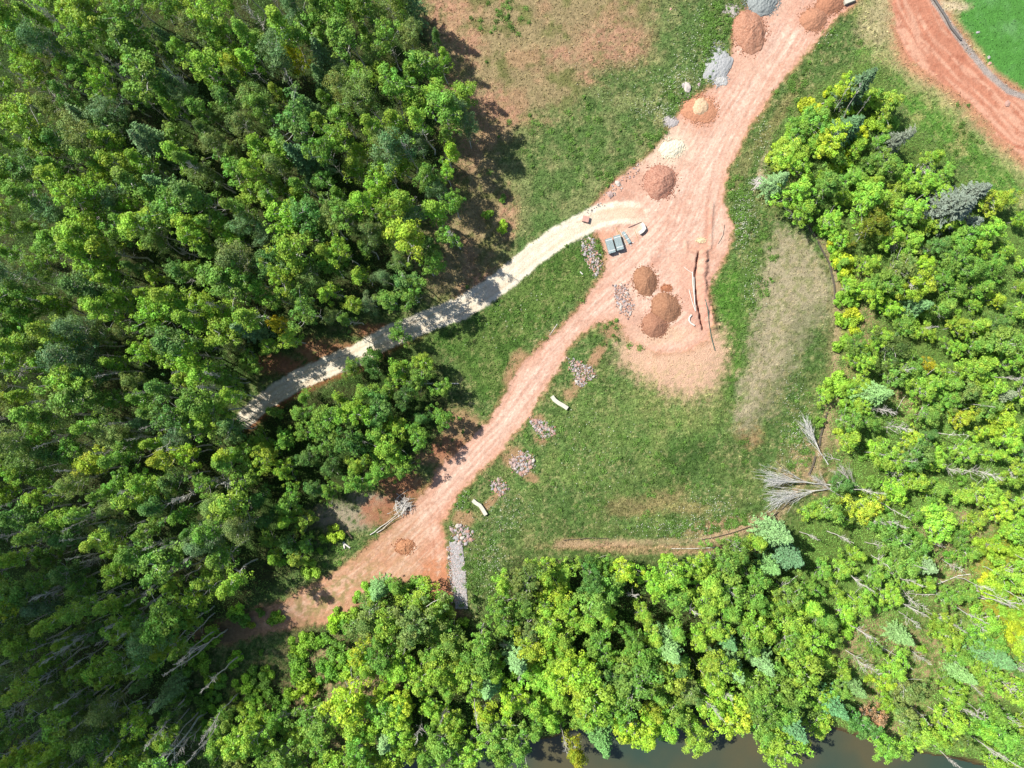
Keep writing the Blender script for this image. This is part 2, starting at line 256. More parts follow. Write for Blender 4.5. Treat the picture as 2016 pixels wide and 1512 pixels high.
def mat_new(name):
    m = bpy.data.materials.new(name); m.use_nodes = True; return m, m.node_tree, m.node_tree.nodes['Principled BSDF']
def mat_ground(name, scale=5., bump=.6, rough=.95, contrast=.5):
    m, t, b = mat_new(name); N = t.nodes.new
    a = N('ShaderNodeAttribute'); a.attribute_name = 'tint'; g = N('ShaderNodeTexCoord')
    n = N('ShaderNodeTexNoise'); n.inputs['Scale'].default_value = scale; n.inputs['Detail'].default_value = 6; n.inputs['Roughness'].default_value = .7
    t.links.new(g.outputs['Object'], n.inputs['Vector'])
    r = N('ShaderNodeMapRange'); r.inputs[1].default_value = .3; r.inputs[2].default_value = .7; r.inputs[3].default_value = 1 - contrast; r.inputs[4].default_value = 1 + contrast
    t.links.new(n.outputs[0], r.inputs[0])
    mxx = N('ShaderNodeMix'); mxx.inputs[2].default_value = 1.0
    if name == 'meadow_soil': t.links.new(a.outputs['Alpha'], mxx.inputs[0])
    else: mxx.inputs[0].default_value = 1.0
    t.links.new(r.outputs[0], mxx.inputs[3])
    x = N('ShaderNodeVectorMath'); x.operation = 'SCALE'; t.links.new(a.outputs['Color'], x.inputs[0]); t.links.new(mxx.outputs[0], x.inputs['Scale'])
    t.links.new(x.outputs[0], b.inputs['Base Color']); b.inputs['Roughness'].default_value = rough; b.inputs['Specular IOR Level'].default_value = .15
    bp = N('ShaderNodeBump'); bp.inputs['Strength'].default_value = bump; bp.inputs['Distance'].default_value = .25; t.links.new(n.outputs[0], bp.inputs['Height']); t.links.new(bp.outputs[0], b.inputs['Normal'])
    return m
def mat_plain(name, col, rough=.8, var=.2, scale=3., bump=.3, dist=.05, col2=None, metal=0.):
    m, t, b = mat_new(name); N = t.nodes.new; g = N('ShaderNodeTexCoord')
    n = N('ShaderNodeTexNoise'); n.inputs['Scale'].default_value = scale; n.inputs['Detail'].default_value = 6; t.links.new(g.outputs['Object'], n.inputs['Vector'])
    r = N('ShaderNodeValToRGB'); c2 = col2 if col2 is not None else [c * (1 + var) for c in col]
    r.color_ramp.elements[0].position = .35; r.color_ramp.elements[1].position = .65
    r.color_ramp.elements[0].color = (*[c * (1 - var) for c in col], 1); r.color_ramp.elements[1].color = (*c2, 1)
    t.links.new(n.outputs[0], r.inputs[0]); t.links.new(r.outputs[0], b.inputs['Base Color'])
    b.inputs['Roughness'].default_value = rough; b.inputs['Metallic'].default_value = metal; b.inputs['Specular IOR Level'].default_value = .25
    bp = N('ShaderNodeBump'); bp.inputs['Strength'].default_value = bump; bp.inputs['Distance'].default_value = dist; t.links.new(n.outputs[0], bp.inputs['Height']); t.links.new(bp.outputs[0], b.inputs['Normal'])
    return m
def mat_leaf(name, trans=.3, use_obj=True):
    m, t, b = mat_new(name); N = t.nodes.new
    a = N('ShaderNodeAttribute'); a.attribute_name = 'tint'
    src = a.outputs['Color']
    if use_obj:
        oi = N('ShaderNodeObjectInfo'); x = N('ShaderNodeVectorMath'); x.operation = 'MULTIPLY'
        t.links.new(oi.outputs['Color'], x.inputs[0]); t.links.new(src, x.inputs[1]); src = x.outputs[0]
    t.links.new(src, b.inputs['Base Color']); b.inputs['Roughness'].default_value = .55; b.inputs['Specular IOR Level'].default_value = .25
    tr = N('ShaderNodeBsdfTranslucent'); y = N('ShaderNodeVectorMath'); y.operation = 'MULTIPLY'; y.inputs[1].default_value = (1.25, 1.15, .5); t.links.new(src, y.inputs[0]); t.links.new(y.outputs[0], tr.inputs[0])
    mx = N('ShaderNodeMixShader'); mx.inputs[0].default_value = trans; t.links.new(b.outputs[0], mx.inputs[1]); t.links.new(tr.outputs[0], mx.inputs[2])
    t.links.new(mx.outputs[0], t.nodes['Material Output'].inputs['Surface']); return m
def mat_attr(name, rough=.9, spec=.2):
    m, t, b = mat_new(name); a = t.nodes.new('ShaderNodeAttribute'); a.attribute_name = 'tint'; t.links.new(a.outputs['Color'], b.inputs['Base Color'])
    b.inputs['Roughness'].default_value = rough; b.inputs['Specular IOR Level'].default_value = spec; return m

M_GRASSLAND = mat_ground('meadow_soil', 4.5, 1., .95, .5)
M_DIRT = mat_ground('red_dirt', 3.2, .5, .95, .20)
M_PATH = mat_ground('pale_grit', 4, .6, .9, .16)
M_GRAVEL = mat_ground('grey_gravel', 9, .9, .9, .35)
M_LEAF = mat_leaf('leaf', .32); M_NEEDLE = mat_leaf('needle', .12); M_GRASS = mat_leaf('grass_blade', .3, False)
M_ATTR = mat_attr('rock_surface')
M_WHITE = mat_plain('weathered_white_wood', (.50, .49, .46), .8, .15, 5, .2)
M_BARK = mat_plain('pale_bark', (.46, .45, .41), .8, .35, 6, .3)
M_DARKBARK = mat_plain('brown_bark', (.16, .13, .11), .9, .35, 5, .3)
M_DEAD = mat_plain('bleached_wood', (.46, .43, .39), .8, .2, 5, .2)

# ------------------------------------------------------------ ground, roads, path and drain: one continuous surface cut along their edges
vid = np.arange(nx * ny).reshape(ny, nx)
Fq = np.stack([vid[:-1, :-1], vid[:-1, 1:], vid[1:, 1:], vid[1:, :-1]], -1).reshape(-1, 4)
fc = lambda A: ((A[:-1, :-1] + A[1:, 1:] + A[1:, :-1] + A[:-1, 1:]) / 4).ravel()
cls = np.zeros(len(Fq), int); cls[fc(mR) > .5] = 1; cls[fc(mE) > .5] = 2; cls[fc(mP) > .5] = 3; cls[fc(mD) > .5] = 4
VV = np.stack([X, Y, H], -1).reshape(-1, 3); CC = C.reshape(-1, 3)
for k, (nm, mt, lab) in enumerate([('ground', M_GRASSLAND, 'green and dry meadow ground with bare patches and wood floor'), ('dirt_road', M_DIRT, 'pale red dirt road and yard running diagonally across the site'),
                                   ('dirt_track', M_DIRT, 'darker red dirt track in the top right corner'), ('gravel_path', M_PATH, 'cream coloured grit path curving along the left wood'),
                                   ('gravel_drain', M_GRAVEL, 'thin grey gravel drain strip beside the top right track')]):
    f = Fq[cls == k]; u, inv = np.unique(f, return_inverse=True)
    o = link(nm, mesh_arrays(nm, VV[u], inv.reshape(-1, 4), mt, CC[u], True, alpha=np.clip(G.ravel()[u], .18, 1))); tag(o, lab, nm.replace('_', ' '), kind='structure')
# river
m, t, b = mat_new('river_water'); N = t.nodes.new
n = N('ShaderNodeTexNoise'); n.inputs['Scale'].default_value = .07; n.inputs['Detail'].default_value = 3; g_ = N('ShaderNodeTexCoord'); t.links.new(g_.outputs['Object'], n.inputs['Vector'])
r = N('ShaderNodeValToRGB'); r.color_ramp.elements[0].position = .4; r.color_ramp.elements[1].position = .62
r.color_ramp.elements[0].color = (.026, .046, .032, 1); r.color_ramp.elements[1].color = (.062, .056, .028, 1); t.links.new(n.outputs[0], r.inputs[0]); t.links.new(r.outputs[0], b.inputs['Base Color'])
b.inputs['Roughness'].default_value = .12
n2_ = N('ShaderNodeTexNoise'); n2_.inputs['Scale'].default_value = 1.5; t.links.new(g_.outputs['Object'], n2_.inputs['Vector']); bp = N('ShaderNodeBump'); bp.inputs['Strength'].default_value = .15; bp.inputs['Distance'].default_value = .05; t.links.new(n2_.outputs[0], bp.inputs['Height']); t.links.new(bp.outputs[0], b.inputs['Normal'])
rv = [W(*p) for p in [(-600, 1380), (3000, 1380), (3600, 3600), (-1600, 3600)]]
tag(link('river', mesh_arrays('river', [(x, y, -1.45) for x, y in rv], [[3, 2, 1, 0]], m)), 'still dark brown green river along the bottom edge', 'river', kind='structure')

# cloud far up sun-ward, whose shade falls on the lower left wood
def ico(sub):
    import bmesh
    bm = bmesh.new(); bmesh.ops.create_icosphere(bm, subdivisions=sub, radius=1); v = np.array([x.co[:] for x in bm.verts]); f = np.array([[x.index for x in p.verts] for p in bm.faces]); bm.free(); return v, f
IV1, IF1 = ico(1); IV2, IF2 = ico(2)
CH = 620.0; csx, csy = sdir.x / sdir.z * CH, sdir.y / sdir.z * CH
CLOUD = [(-900, 300), (-120, 560), (30, 690), (70, 860), (130, 1000), (260, 1110), (430, 1150), (520, 1230), (500, 1330), (470, 1420), (500, 1560), (560, 1800), (300, 2300), (-900, 2500)]
cv = []; cf = []; off = 0
for i in range(-900, 620, 85):
    for j in range(300, 2500, 85):
        if poly_sd(np.array([float(i)]), np.array([float(j)]), CLOUD)[0] > 25:
            x, y = W(i + random.uniform(-20, 20), j + random.uniform(-20, 20)); s = random.uniform(5.6, 7.6)
            cv.append(IV2 * np.array([s, s, s * .8]) + [x + csx, y + csy, CH + random.uniform(-2, 2)]); cf.append(IF2 + off); off += len(IV2)
m_c = mat_plain('cloud_white', (.85, .85, .87), 1, .02, .05, 0)
tag(link('cloud', mesh_arrays('cloud', np.concatenate(cv), np.concatenate(cf), m_c, smooth=True)), 'soft cloud high over the site shading the lower left wood', 'cloud', kind='structure')

# ------------------------------------------------------------ plant builders
def leaves(cen, nrm, size, aspect=.62, rng=RNG):
    n = len(cen); nrm = nrm / (np.linalg.norm(nrm, axis=1, keepdims=True) + 1e-9)
    r = rng.normal(size=(n, 3)); u = np.cross(nrm, r); u /= np.linalg.norm(u, axis=1, keepdims=True) + 1e-9; v = np.cross(nrm, u)
    size = np.asarray(size).reshape(-1, 1); V = np.stack([cen + u * size, cen + v * size * aspect + nrm * size * .18, cen - u * size, cen - v * size * aspect + nrm * size * .12], 1).reshape(-1, 3)
    return V, np.arange(n * 4).reshape(n, 4)
def tubes(lines, k=5):
    """lines: list of (points, radii) -> verts, quads"""
    V = []; F = []; off = 0
    for pts, rad in lines:
        pts = np.array(pts, float); m = len(pts)
        for i in range(m):
            d = pts[min(i + 1, m - 1)] - pts[max(i - 1, 0)]; d /= np.linalg.norm(d) + 1e-9
            a = np.cross(d, [0.3, .2, 1.] if abs(d[2]) < .9 else [1., 0, 0]); a /= np.linalg.norm(a) + 1e-9; b = np.cross(d, a)
            for j in range(k):
                th = 2 * math.pi * j / k; V.append(pts[i] + (a * math.cos(th) + b * math.sin(th)) * rad[i])
        for i in range(m - 1):
            for j in range(k):
                F.append([off + i * k + j, off + i * k + (j + 1) % k, off + (i + 1) * k + (j + 1) % k, off + (i + 1) * k + j])
        off += m * k
    return np.array(V), np.array(F)
def bent(a, b, n, amp, rng):
    a = np.array(a, float); b = np.array(b, float); L = np.linalg.norm(b - a); t = np.linspace(0, 1, n)[:, None]
    o = np.cumsum(rng.normal(size=(n, 3)), 0); o = (o - t * o[-1]) * amp * L / n ** .5; o[0] = 0; return a + (b - a) * t + o

def broadleaf(seed, h, cw, cb, lumps, leafn, ls, kind='round', lump_r=(.24, .62)):
    lumps = int(lumps * 2.1); leafn = leafn * 1.9; ls = ls * .80
    """h height, cw crown half width, cb crown base fraction"""
    rng = np.random.default_rng(seed); lean = rng.normal(size=2) * .35
    top = np.array([lean[0], lean[1], h * .93]); lines = [(bent((0, 0, -.3), top, 8, .03, rng), np.linspace(.0085 * h, .03, 8))]
    tp = lines[0][0]; z0 = h * cb; L = []; LR = []
    for i in range(lumps):
        t = rng.random() ** .75; z = z0 + (h - z0) * t
        prof = {'round': math.sin(math.pi * min(.98, .16 + t * .80)) ** .8, 'cone': (1 - t) ** .8 * .95 + .1, 'flat': .45 + .6 * t * (1.45 - t)}[kind]
        a = rng.random() * 6.283; rr = cw * 1.12 * prof * (rng.random() ** .5) * (1 + .30 * math.sin(a * 2 + seed) + .26 * math.sin(a * 3 + seed * 2)) * rng.uniform(.75, 1.25); ax = np.array([lean[0] * z / h, lean[1] * z / h])
        c = np.array([ax[0] + rr * math.cos(a), ax[1] + rr * math.sin(a), z]); L.append(c); LR.append(rng.uniform(*lump_r))
    for i in rng.permutation(lumps)[:max(8, lumps // 3)]:
        c = L[i]; zb = max(z0 * .82, c[2] - np.hypot(c[0], c[1]) * rng.uniform(.7, 1.3)); s = np.array([np.interp(zb, tp[:, 2], tp[:, 0]), np.interp(zb, tp[:, 2], tp[:, 1]), zb])
        lines.append((bent(s, c, 4, .07, rng), np.linspace(.045, .014, 4)))
    for i in range(16):                                       # bare lower limbs
        zb = h * rng.uniform(.28, cb + .1); a = rng.random() * 6.283; l = rng.uniform(.6, 2.0)
        s = np.array([np.interp(zb, tp[:, 2], tp[:, 0]), np.interp(zb, tp[:, 2], tp[:, 1]), zb]); lines.append((bent(s, s + [math.cos(a) * l * .7, math.sin(a) * l * .7, l * .9], 3, .1, rng), [.024, .017, .01]))
    cen = []; nr = []; tint = []
    for c, R in zip(L, LR):
        n = int(leafn * (R / .75) ** 2); d = rng.normal(size=(n, 3)); d[:, 2] = d[:, 2] * .9 + .35; d /= np.linalg.norm(d, axis=1, keepdims=True)
        rad = R * (.55 + .5 * rng.random((n, 1))); cen.append(c + d * rad * [1, 1, .7]); nr.append(d * .8 + rng.normal(size=(n, 3)) * .45 + [0, 0, .35]); lt = rng.uniform(.78, 1.25)
        q = np.ones((n, 3)) * lt * rng.uniform(.7, 1.3, (n, 1)); q[:, 0] *= rng.uniform(.85, 1.3); tint.append(q)
    cen = np.concatenate(cen); nr = np.concatenate(nr); tint = np.concatenate(tint)
    V, F = leaves(cen, nr, ls * rng.uniform(.65, 1.3, len(cen)), .62, rng)
    return mesh_arrays('crown', V, F, M_LEAF, np.repeat(tint, 4, 0)), mesh_arrays('trunk', *tubes(lines), M_BARK, smooth=True)

def spruce(seed, h, cw, dens=1.):
    rng = np.random.default_rng(seed); lines = [(bent((0, 0, -.3), (0, 0, h), 7, .008, rng), np.linspace(.012 * h, .02, 7))]; cen = []; nr = []; sz = []; ti = []
    z = h * .14
    while z < h * .985:
        t = (z - h * .14) / (h * .86); L0 = cw * (1 - t) ** .85 + .12; nb = int(7 + 3 * rng.random()); a0 = rng.random() * 6.28
        for k in range(nb):
            a = a0 + 6.283 * k / nb + rng.normal() * .12; L = L0 * rng.uniform(.72, 1.15); d = np.array([math.cos(a), math.sin(a), -.18 + .35 * t]); tip = np.array([0, 0, z]) + d * L
            if rng.random() < .6: lines.append(([(0, 0, z), tip * .9 + np.array([0, 0, z]) * .1], [.03, .008]))
            n = int(16 * L * dens) + 4; s = rng.random(n) ** .7; w = (1 - s) * .42 * L ** .5 + .08; side = rng.uniform(-1, 1, n) * w; pd = np.array([-math.sin(a), math.cos(a), 0])
            p = np.array([0, 0, z]) + d * L * s[:, None] + pd * side[:, None] + rng.normal(size=(n, 3)) * .05; p[:, 2] -= np.abs(side) * .3
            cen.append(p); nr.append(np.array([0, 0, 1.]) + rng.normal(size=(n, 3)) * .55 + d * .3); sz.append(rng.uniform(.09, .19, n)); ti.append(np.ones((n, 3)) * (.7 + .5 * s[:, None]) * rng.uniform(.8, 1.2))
        z += h * .032 * rng.uniform(.8, 1.2) + .08
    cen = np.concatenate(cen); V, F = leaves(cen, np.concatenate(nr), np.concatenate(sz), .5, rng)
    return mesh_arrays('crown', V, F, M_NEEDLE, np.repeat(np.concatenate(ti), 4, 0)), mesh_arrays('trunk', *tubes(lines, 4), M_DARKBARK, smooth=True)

def dead(seed, h, spread, fan=.5, nb=26, twigs=4, start=.3, lean=(0, 0), mat=None):
    rng = np.random.default_rng(seed); tp = bent((0, 0, -.2), (lean[0], lean[1], h), 12, .03, rng); rad = np.linspace(.0065 * h + .03, .015, 12); ax = tp[-1] - tp[0]; ax /= np.linalg.norm(ax); mat = mat or M_DEAD
    k0 = max(1, min(9, int(start * 11))); tw = [(tp[k0:], rad[k0:])]
    for i in range(nb):
        t = rng.uniform(start, .97); k = t * 11; i0 = min(10, int(k)); s = tp[i0] + (tp[i0 + 1] - tp[i0]) * (k - i0)
        r = rng.normal(size=3); r -= ax * (r @ ax); r /= np.linalg.norm(r)
        if fan > .9:                                          # broom shaped crown, every limb running on to the tips
            an = rng.uniform(.08, .34); L = (1.06 - t) * h * rng.uniform(.6, .98); dr = ax * math.cos(an) + r * math.sin(an); sp_ = .22; tl = (.25, .5)
        else:
            L = spread * (1.25 - t) * rng.uniform(.6, 1.2); dr = (r * (1 - fan) + ax * fan) / math.hypot(1 - fan, fan); sp_ = .45; tl = (.22, .5)
        e = s + dr * L; b = bent(s, e, 5, .05, rng); tw.append((b, np.linspace(.027 if fan > .9 else .032, .010, 5)))
        for j in range(twigs):
            q = rng.uniform(.2, .95) * 4; j0 = min(3, int(q)); p = b[j0] + (b[j0 + 1] - b[j0]) * (q - j0); dd = dr + rng.normal(size=3) * sp_; dd /= np.linalg.norm(dd)
            tw.append(([p, p + dd * L * rng.uniform(*tl)], [.016, .008]))
    return mesh_arrays('trunk', *tubes([(tp[:k0 + 1], rad[:k0 + 1])], 5), mat, smooth=True), mesh_arrays('branches', *tubes(tw, 4), mat)

def bush(seed, r, h, n, ls=.14):
    rng = np.random.default_rng(seed); cen = []; nr = []; ti = []
    for k in range(10):
        a = rng.random() * 6.28; rr = r * .75 * rng.random() ** .5; c = np.array([rr * math.cos(a), rr * math.sin(a), h * rng.uniform(.3, .75)]); R = rng.uniform(.3, .5) * r
        m = n // 10; d = rng.normal(size=(m, 3)); d[:, 2] += .4; d /= np.linalg.norm(d, axis=1, keepdims=True); cen.append(c + d * R * (.6 + .45 * rng.random((m, 1))) * [1, 1, .8]); nr.append(d + rng.normal(size=(m, 3)) * .5); ti.append(np.ones((m, 3)) * rng.uniform(.8, 1.2) * rng.uniform(.75, 1.25, (m, 1)))
    cen = np.concatenate(cen); cen[:, 2] = np.maximum(cen[:, 2], .05); V, F = leaves(cen, np.concatenate(nr), ls * rng.uniform(.6, 1.3, len(cen)), .6, rng)
    lines = [(bent((0, 0, -.1), (r * .5 * math.cos(a), r * .5 * math.sin(a), h * .6), 4, .06, rng), [.04, .03, .02, .01]) for a in rng.random(7) * 6.28]
    return mesh_arrays('crown', V, F, M_LEAF, np.repeat(np.concatenate(ti), 4, 0)), mesh_arrays('stems', *tubes(lines, 4), M_DARKBARK)

TALL = [(broadleaf(100 + i, h, cw, cb, lu, ln, ls, kd), h) for i, (h, cw, cb, lu, ln, ls, kd) in enumerate([
    (14, 1.75, .52, 34, 62, .155, 'round'), (13, 1.9, .50, 36, 60, .16, 'round'), (15, 1.6, .55, 32, 64, .15, 'cone'), (12.5, 2.1, .55, 36, 62, .165, 'flat'), (14, 2.0, .60, 30, 66, .16, 'flat'), (13.5, 1.45, .45, 34, 60, .145, 'cone')])]
FINE = [(broadleaf(200 + i, h, cw, .5, 40, 78, .105, kd, (.3, .7)), h) for i, (h, cw, kd) in enumerate([(13.5, 1.9, 'round'), (12.5, 2.2, 'flat'), (14, 1.7, 'round')])]
MID = [(broadleaf(300 + i, h, cw, cb, lu, ln, ls, kd), h) for i, (h, cw, cb, lu, ln, ls, kd) in enumerate([
    (8.5, 2.1, .30, 46, 66, .16, 'round'), (9.5, 2.3, .32, 52, 64, .17, 'round'), (8, 1.8, .28, 38, 64, .15, 'cone'), (9, 2.5, .40, 52, 62, .17, 'flat'), (7, 1.9, .25, 40, 66, .15, 'round')])]
SPR = [(spruce(400, 11, 2.2), 11), (spruce(401, 9, 2.0), 9), (spruce(402, 12, 2.6, 1.2), 12)]
DEAD = [(dead(500 + i, h, sp, fn, nb, tw, st, ln), h) for i, (h, sp, fn, nb, tw, st, ln) in enumerate([(9, 2.2, .6, 26, 4, .3, (.5, .3)), (7.5, 1.6, .45, 20, 3, .35, (-.4, .5)), (11, 2.0, .6, 22, 4, .5, (.6, -.4)), (6, 1.3, .4, 16, 2, .3, (.9, .6)), (8, 1.0, .4, 8, 1, .5, (.3, 1.0)), (12, 2.2, .78, 22, 4, .5, (.6, .2)), (12, 1.8, .82, 18, 3, .5, (-.3, .8)), (8, 1.6, .75, 20, 3, .4, (.5, -.3))])]
BUSH = [(bush(600 + i, r, h, n), h) for i, (r, h, n) in enumerate([(1.2, 1.6, 900), (.9, 1.2, 600), (1.5, 2.2, 1300)])]

TREES = []          # (root, crown photo x, y, tone, size word, kind word)
def place(kind, var, px, py, hs, col, tone, size, kindword, parts=('crown', 'trunk'), name='tree', at=.8, ws=1.):
    if name == 'maple_tree' and (var is MID[2] or var is MID[4]): name = 'alder_tree'  # narrower variants of the same broadleaf trees, species not known
    (a, b), h = var; hh = h * hs; x, y = W(px, py, hh * at)
    gpx, gpy = x / S + 1008, 756 - y / S
    if poly_sd(np.array([gpx]), np.array([gpy]), RIVER)[0] > -2: return None
    e = link(name, None, None, (x, y, hgt(x, y) - .05), random.uniform(0, 6.283)); e.scale = (hs * ws, hs * ws, hs)
    if name == 'alder_tree': kind = 'alder'
    e.empty_display_size = .5
    e.rotation_euler[0] = random.gauss(0, .035); e.rotation_euler[1] = random.gauss(0, .035)
    for nm, d in zip(parts, (a, b)):
        if d is None: continue
        c = link(nm, d, e)
        if nm == 'crown': c.color = (*col, 1)
    TREES.append((e, px, py, tone, size, kindword, kind)); return e

TONES = {'lime green': (.212, .385, .044), 'mid green': (.148, .300, .046), 'dark green': (.098, .220, .048), 'olive green': (.155, .245, .060), 'bluish green': (.130, .245, .095), 'yellow green': (.275, .415, .038), 'golden yellow': (.38, .44, .03)}
JK = [1.0]
def jit(c, a=.14):
    k = JK[0] * (1 + random.uniform(-a, a)); return tuple(max(.005, v * k * (1 + random.uniform(-.08, .08))) for v in c)
def pick(ws):
    r = random.random() * sum(w for _, w in ws)
    for t, w_ in ws:
        r -= w_
        if r <= 0: return t
    return ws[-1][0]
def inpoly(px, py, P): return poly_sd(np.array([float(px)]), np.array([float(py)]), P)[0]

pts = []
def scatter(P, rad, inset, reject=None, tries=9000, rfun=None):
    P_ = np.array(P); x0, y0 = P_.min(0); x1, y1 = P_.max(0); res = []
    cx = RNG.uniform(x0, x1, tries); cy = RNG.uniform(y0, y1, tries); sd = poly_sd(cx, cy, P)
    for a, b_, s in zip(cx, cy, sd):
        if s < inset: continue
        if reject and reject(a, b_): continue
        R = rfun(a, b_) if rfun else rad
        if pts and min((a - q[0]) ** 2 + (b_ - q[1]) ** 2 - 0 for q in pts) < R * R: continue
        pts.append((a, b_)); res.append((a, b_, s))
    return res

# hand placed special trees first
def special(lst):
    for kind, var, px, py, hs, col, tone, size, kw, nm, ws in lst:
        place(kind, var, px, py, hs, jit(col, .05), tone, size, kw, name=nm, ws=ws); pts.append((px, py))
BL = (.17, .225, .165)
special([
    ('spruce', SPR[2], 1900, 395, .78, BL, 'blue grey', 'large', 'spruce', 'spruce_tree', 1.75), ('spruce', SPR[1], 1940, 372, .7, BL, 'blue grey', 'small', 'spruce', 'spruce_tree', 1.5), ('spruce', SPR[0], 1930, 435, .55, BL, 'blue grey', 'short', 'spruce', 'spruce_tree', 1.5),
    ('spruce', SPR[0], 1790, 255, .85, BL, 'grey green', 'leaning', 'spruce', 'spruce_tree', .9), ('spruce', SPR[0], 1715, 150, .9, (.105, .19, .085), 'dark green', 'tall', 'spruce', 'spruce_tree', 1.1), ('spruce', SPR[1], 1690, 235, .9, (.105, .19, .085), 'dark green', 'broad', 'spruce', 'spruce_tree', 1.2),
    ('spruce', SPR[1], 1570, 1110, .9, (.12, .27, .11), 'turquoise green', 'broad', 'spruce', 'spruce_tree', 1.25), ('spruce', SPR[2], 1575, 1445, .95, (.13, .29, .11), 'bright bluish green', 'large', 'spruce', 'spruce_tree', 1.0), ('spruce', SPR[1], 1655, 1405, .9, (.12, .27, .11), 'mid bluish green', 'broad', 'spruce', 'spruce_tree', 1.15),
    ('spruce', SPR[2], 1830, 1115, .7, (.22, .33, .15), 'pale green', 'wide', 'spruce', 'spruce_tree', 1.3), ('spruce', SPR[0], 1985, 1310, .9, (.13, .28, .10), 'bluish green', 'tall', 'spruce', 'spruce_tree', 1.3), ('spruce', SPR[0], 1190, 1480, .9, (.15, .31, .08), 'fresh green', 'tall', 'spruce', 'spruce_tree', 1.1),
    ('spruce', SPR[1], 1990, 780, .8, (.20, .28, .16), 'pale grey green', 'small', 'spruce', 'spruce_tree', 1.2), ('spruce', SPR[2], 590, 290, 1.15, (.12, .25, .09), 'soft bluish green', 'tall', 'spruce', 'spruce_tree', .9), ('spruce', SPR[1], 1440, 1270, .8, (.13, .27, .10), 'bluish green', 'short', 'spruce', 'spruce_tree', 1.1),
    ('leafy', MID[0], 1095+70, 1150, 1., (.10, .24, .045), 'fresh green', 'tall', 'leafy', 'maple_tree', .9), ('leafy', MID[3], 1040, 1140, .95, (.14, .22, .05), 'pale green', 'round', 'leafy', 'maple_tree', 1.05),
    ('leafy', MID[1], 692, 868, 1., (.08, .20, .035), 'rich green', 'big round', 'leafy', 'maple_tree', 1.0), ('leafy', MID[4], 1770, 690, .9, (.075, .14, .03), 'dull green', 'round', 'leafy', 'maple_tree', 1.3), ('leafy', MID[1], 1720, 445, .75, (.15, .19, .02), 'olive yellow', 'broad', 'leafy', 'maple_tree', 1.2),
    ('leafy', MID[3], 1810, 560, .85, TONES['yellow green'], 'bright lime', 'broad', 'leafy', 'maple_tree', 1.1), ('leafy', MID[4], 785, 650, .9, TONES['mid green'], 'mid green', 'small', 'leafy', 'maple_tree', .8), ('leafy', MID[4], 545, 640, 1.2, TONES['golden yellow'], 'yellow leaved', 'sparse', 'leafy', 'maple_tree', .55),
    ('leafy', MID[4], 571, 112, 1.3, TONES['golden yellow'], 'bright yellow', 'small', 'leafy', 'maple_tree', .5), ('leafy', MID[4], 1833, 717, .6, TONES['golden yellow'], 'golden yellow', 'small', 'leafy', 'maple_tree', .7),
    ('leafy', MID[2], 1290, 1395 + 20, 1., TONES['yellow green'], 'yellow green', 'tall', 'leafy', 'maple_tree', .9), ('leafy', MID[2], 1135, 1490, 1.05, (.24, .31, .02), 'yellow tipped', 'tall', 'leafy', 'maple_tree', 1.0),
    ('leafy', MID[4], 1725, 1420, .9, (.42, .27, .16), 'rust brown', 'dying', 'leafy', 'maple_tree', .75), ('leafy', MID[4], 1345, 1490, .9, (.40, .30, .17), 'withered tan', 'dying', 'leafy', 'maple_tree', .8),
])
near = lambda x, y, L, r: any((x - a) ** 2 + (y - b_) ** 2 < r * r for a, b_ in L)

# left wood
JK[0] = 1.06
LEFT_T = [('lime green', 3.5), ('mid green', 4), ('dark green', .9), ('olive green', .8), ('bluish green', .8), ('yellow green', .7)]
def rf_left(x, y): return 37 if not (x > 480 and y > 690) else 37
gapL = [(335, 1330), (450, 1190), (420, 1255), (500, 1130)]
for (x, y, s) in scatter(F_LEFT, 44, 8, lambda x, y: near(x, y, gapL, 45) or (x < 560 and y > 1100 and random.random() < .25), 16000, rf_left):
    tone = pick(LEFT_T); isl = (x > 470 and y > 690 and y < 1120)
    if random.random() < .045 and not isl:
        place('dead', random.choice(DEAD[:3]), x, y, random.uniform(1.0, 1.35), (1, 1, 1), 'bleached', 'tall', 'bare', ('trunk', 'branches'), 'dead_tree', .7); continue
    if random.random() < .03:
        place('spruce', random.choice(SPR), x, y, random.uniform(.95, 1.2), jit((.15, .26, .10)), 'bluish green', 'tall', 'spruce', name='spruce_tree', ws=.85); continue
    if isl:
        place('leafy', random.choice(MID), x, y, random.uniform(.68, .98) * (.85 if s < 40 else 1), jit(TONES[pick([('mid green', 5), ('dark green', 2), ('lime green', 2)])]), tone if tone in ('mid green', 'dark green', 'lime green') else 'mid green', 'short', 'leafy', name='maple_tree', ws=random.uniform(.8, 1.0)); continue
    hs = random.uniform(.70, 1.14); edge_ = s < 40
    if edge_: hs *= .80
    if tone in ('olive green', 'bluish green'): place('birch', random.choice(FINE), x, y, hs, jit(TONES[tone]), tone, 'tall' if hs > .97 else 'slim', 'fine-leaved', name='birch_tree', ws=random.uniform(.85, 1.1))
    else: place('aspen', random.choice(TALL), x, y, hs, jit(TONES[tone]), tone, 'tall' if hs > .97 else 'slim', 'leafy', name='aspen_tree', ws=random.uniform(.75, 1.25))

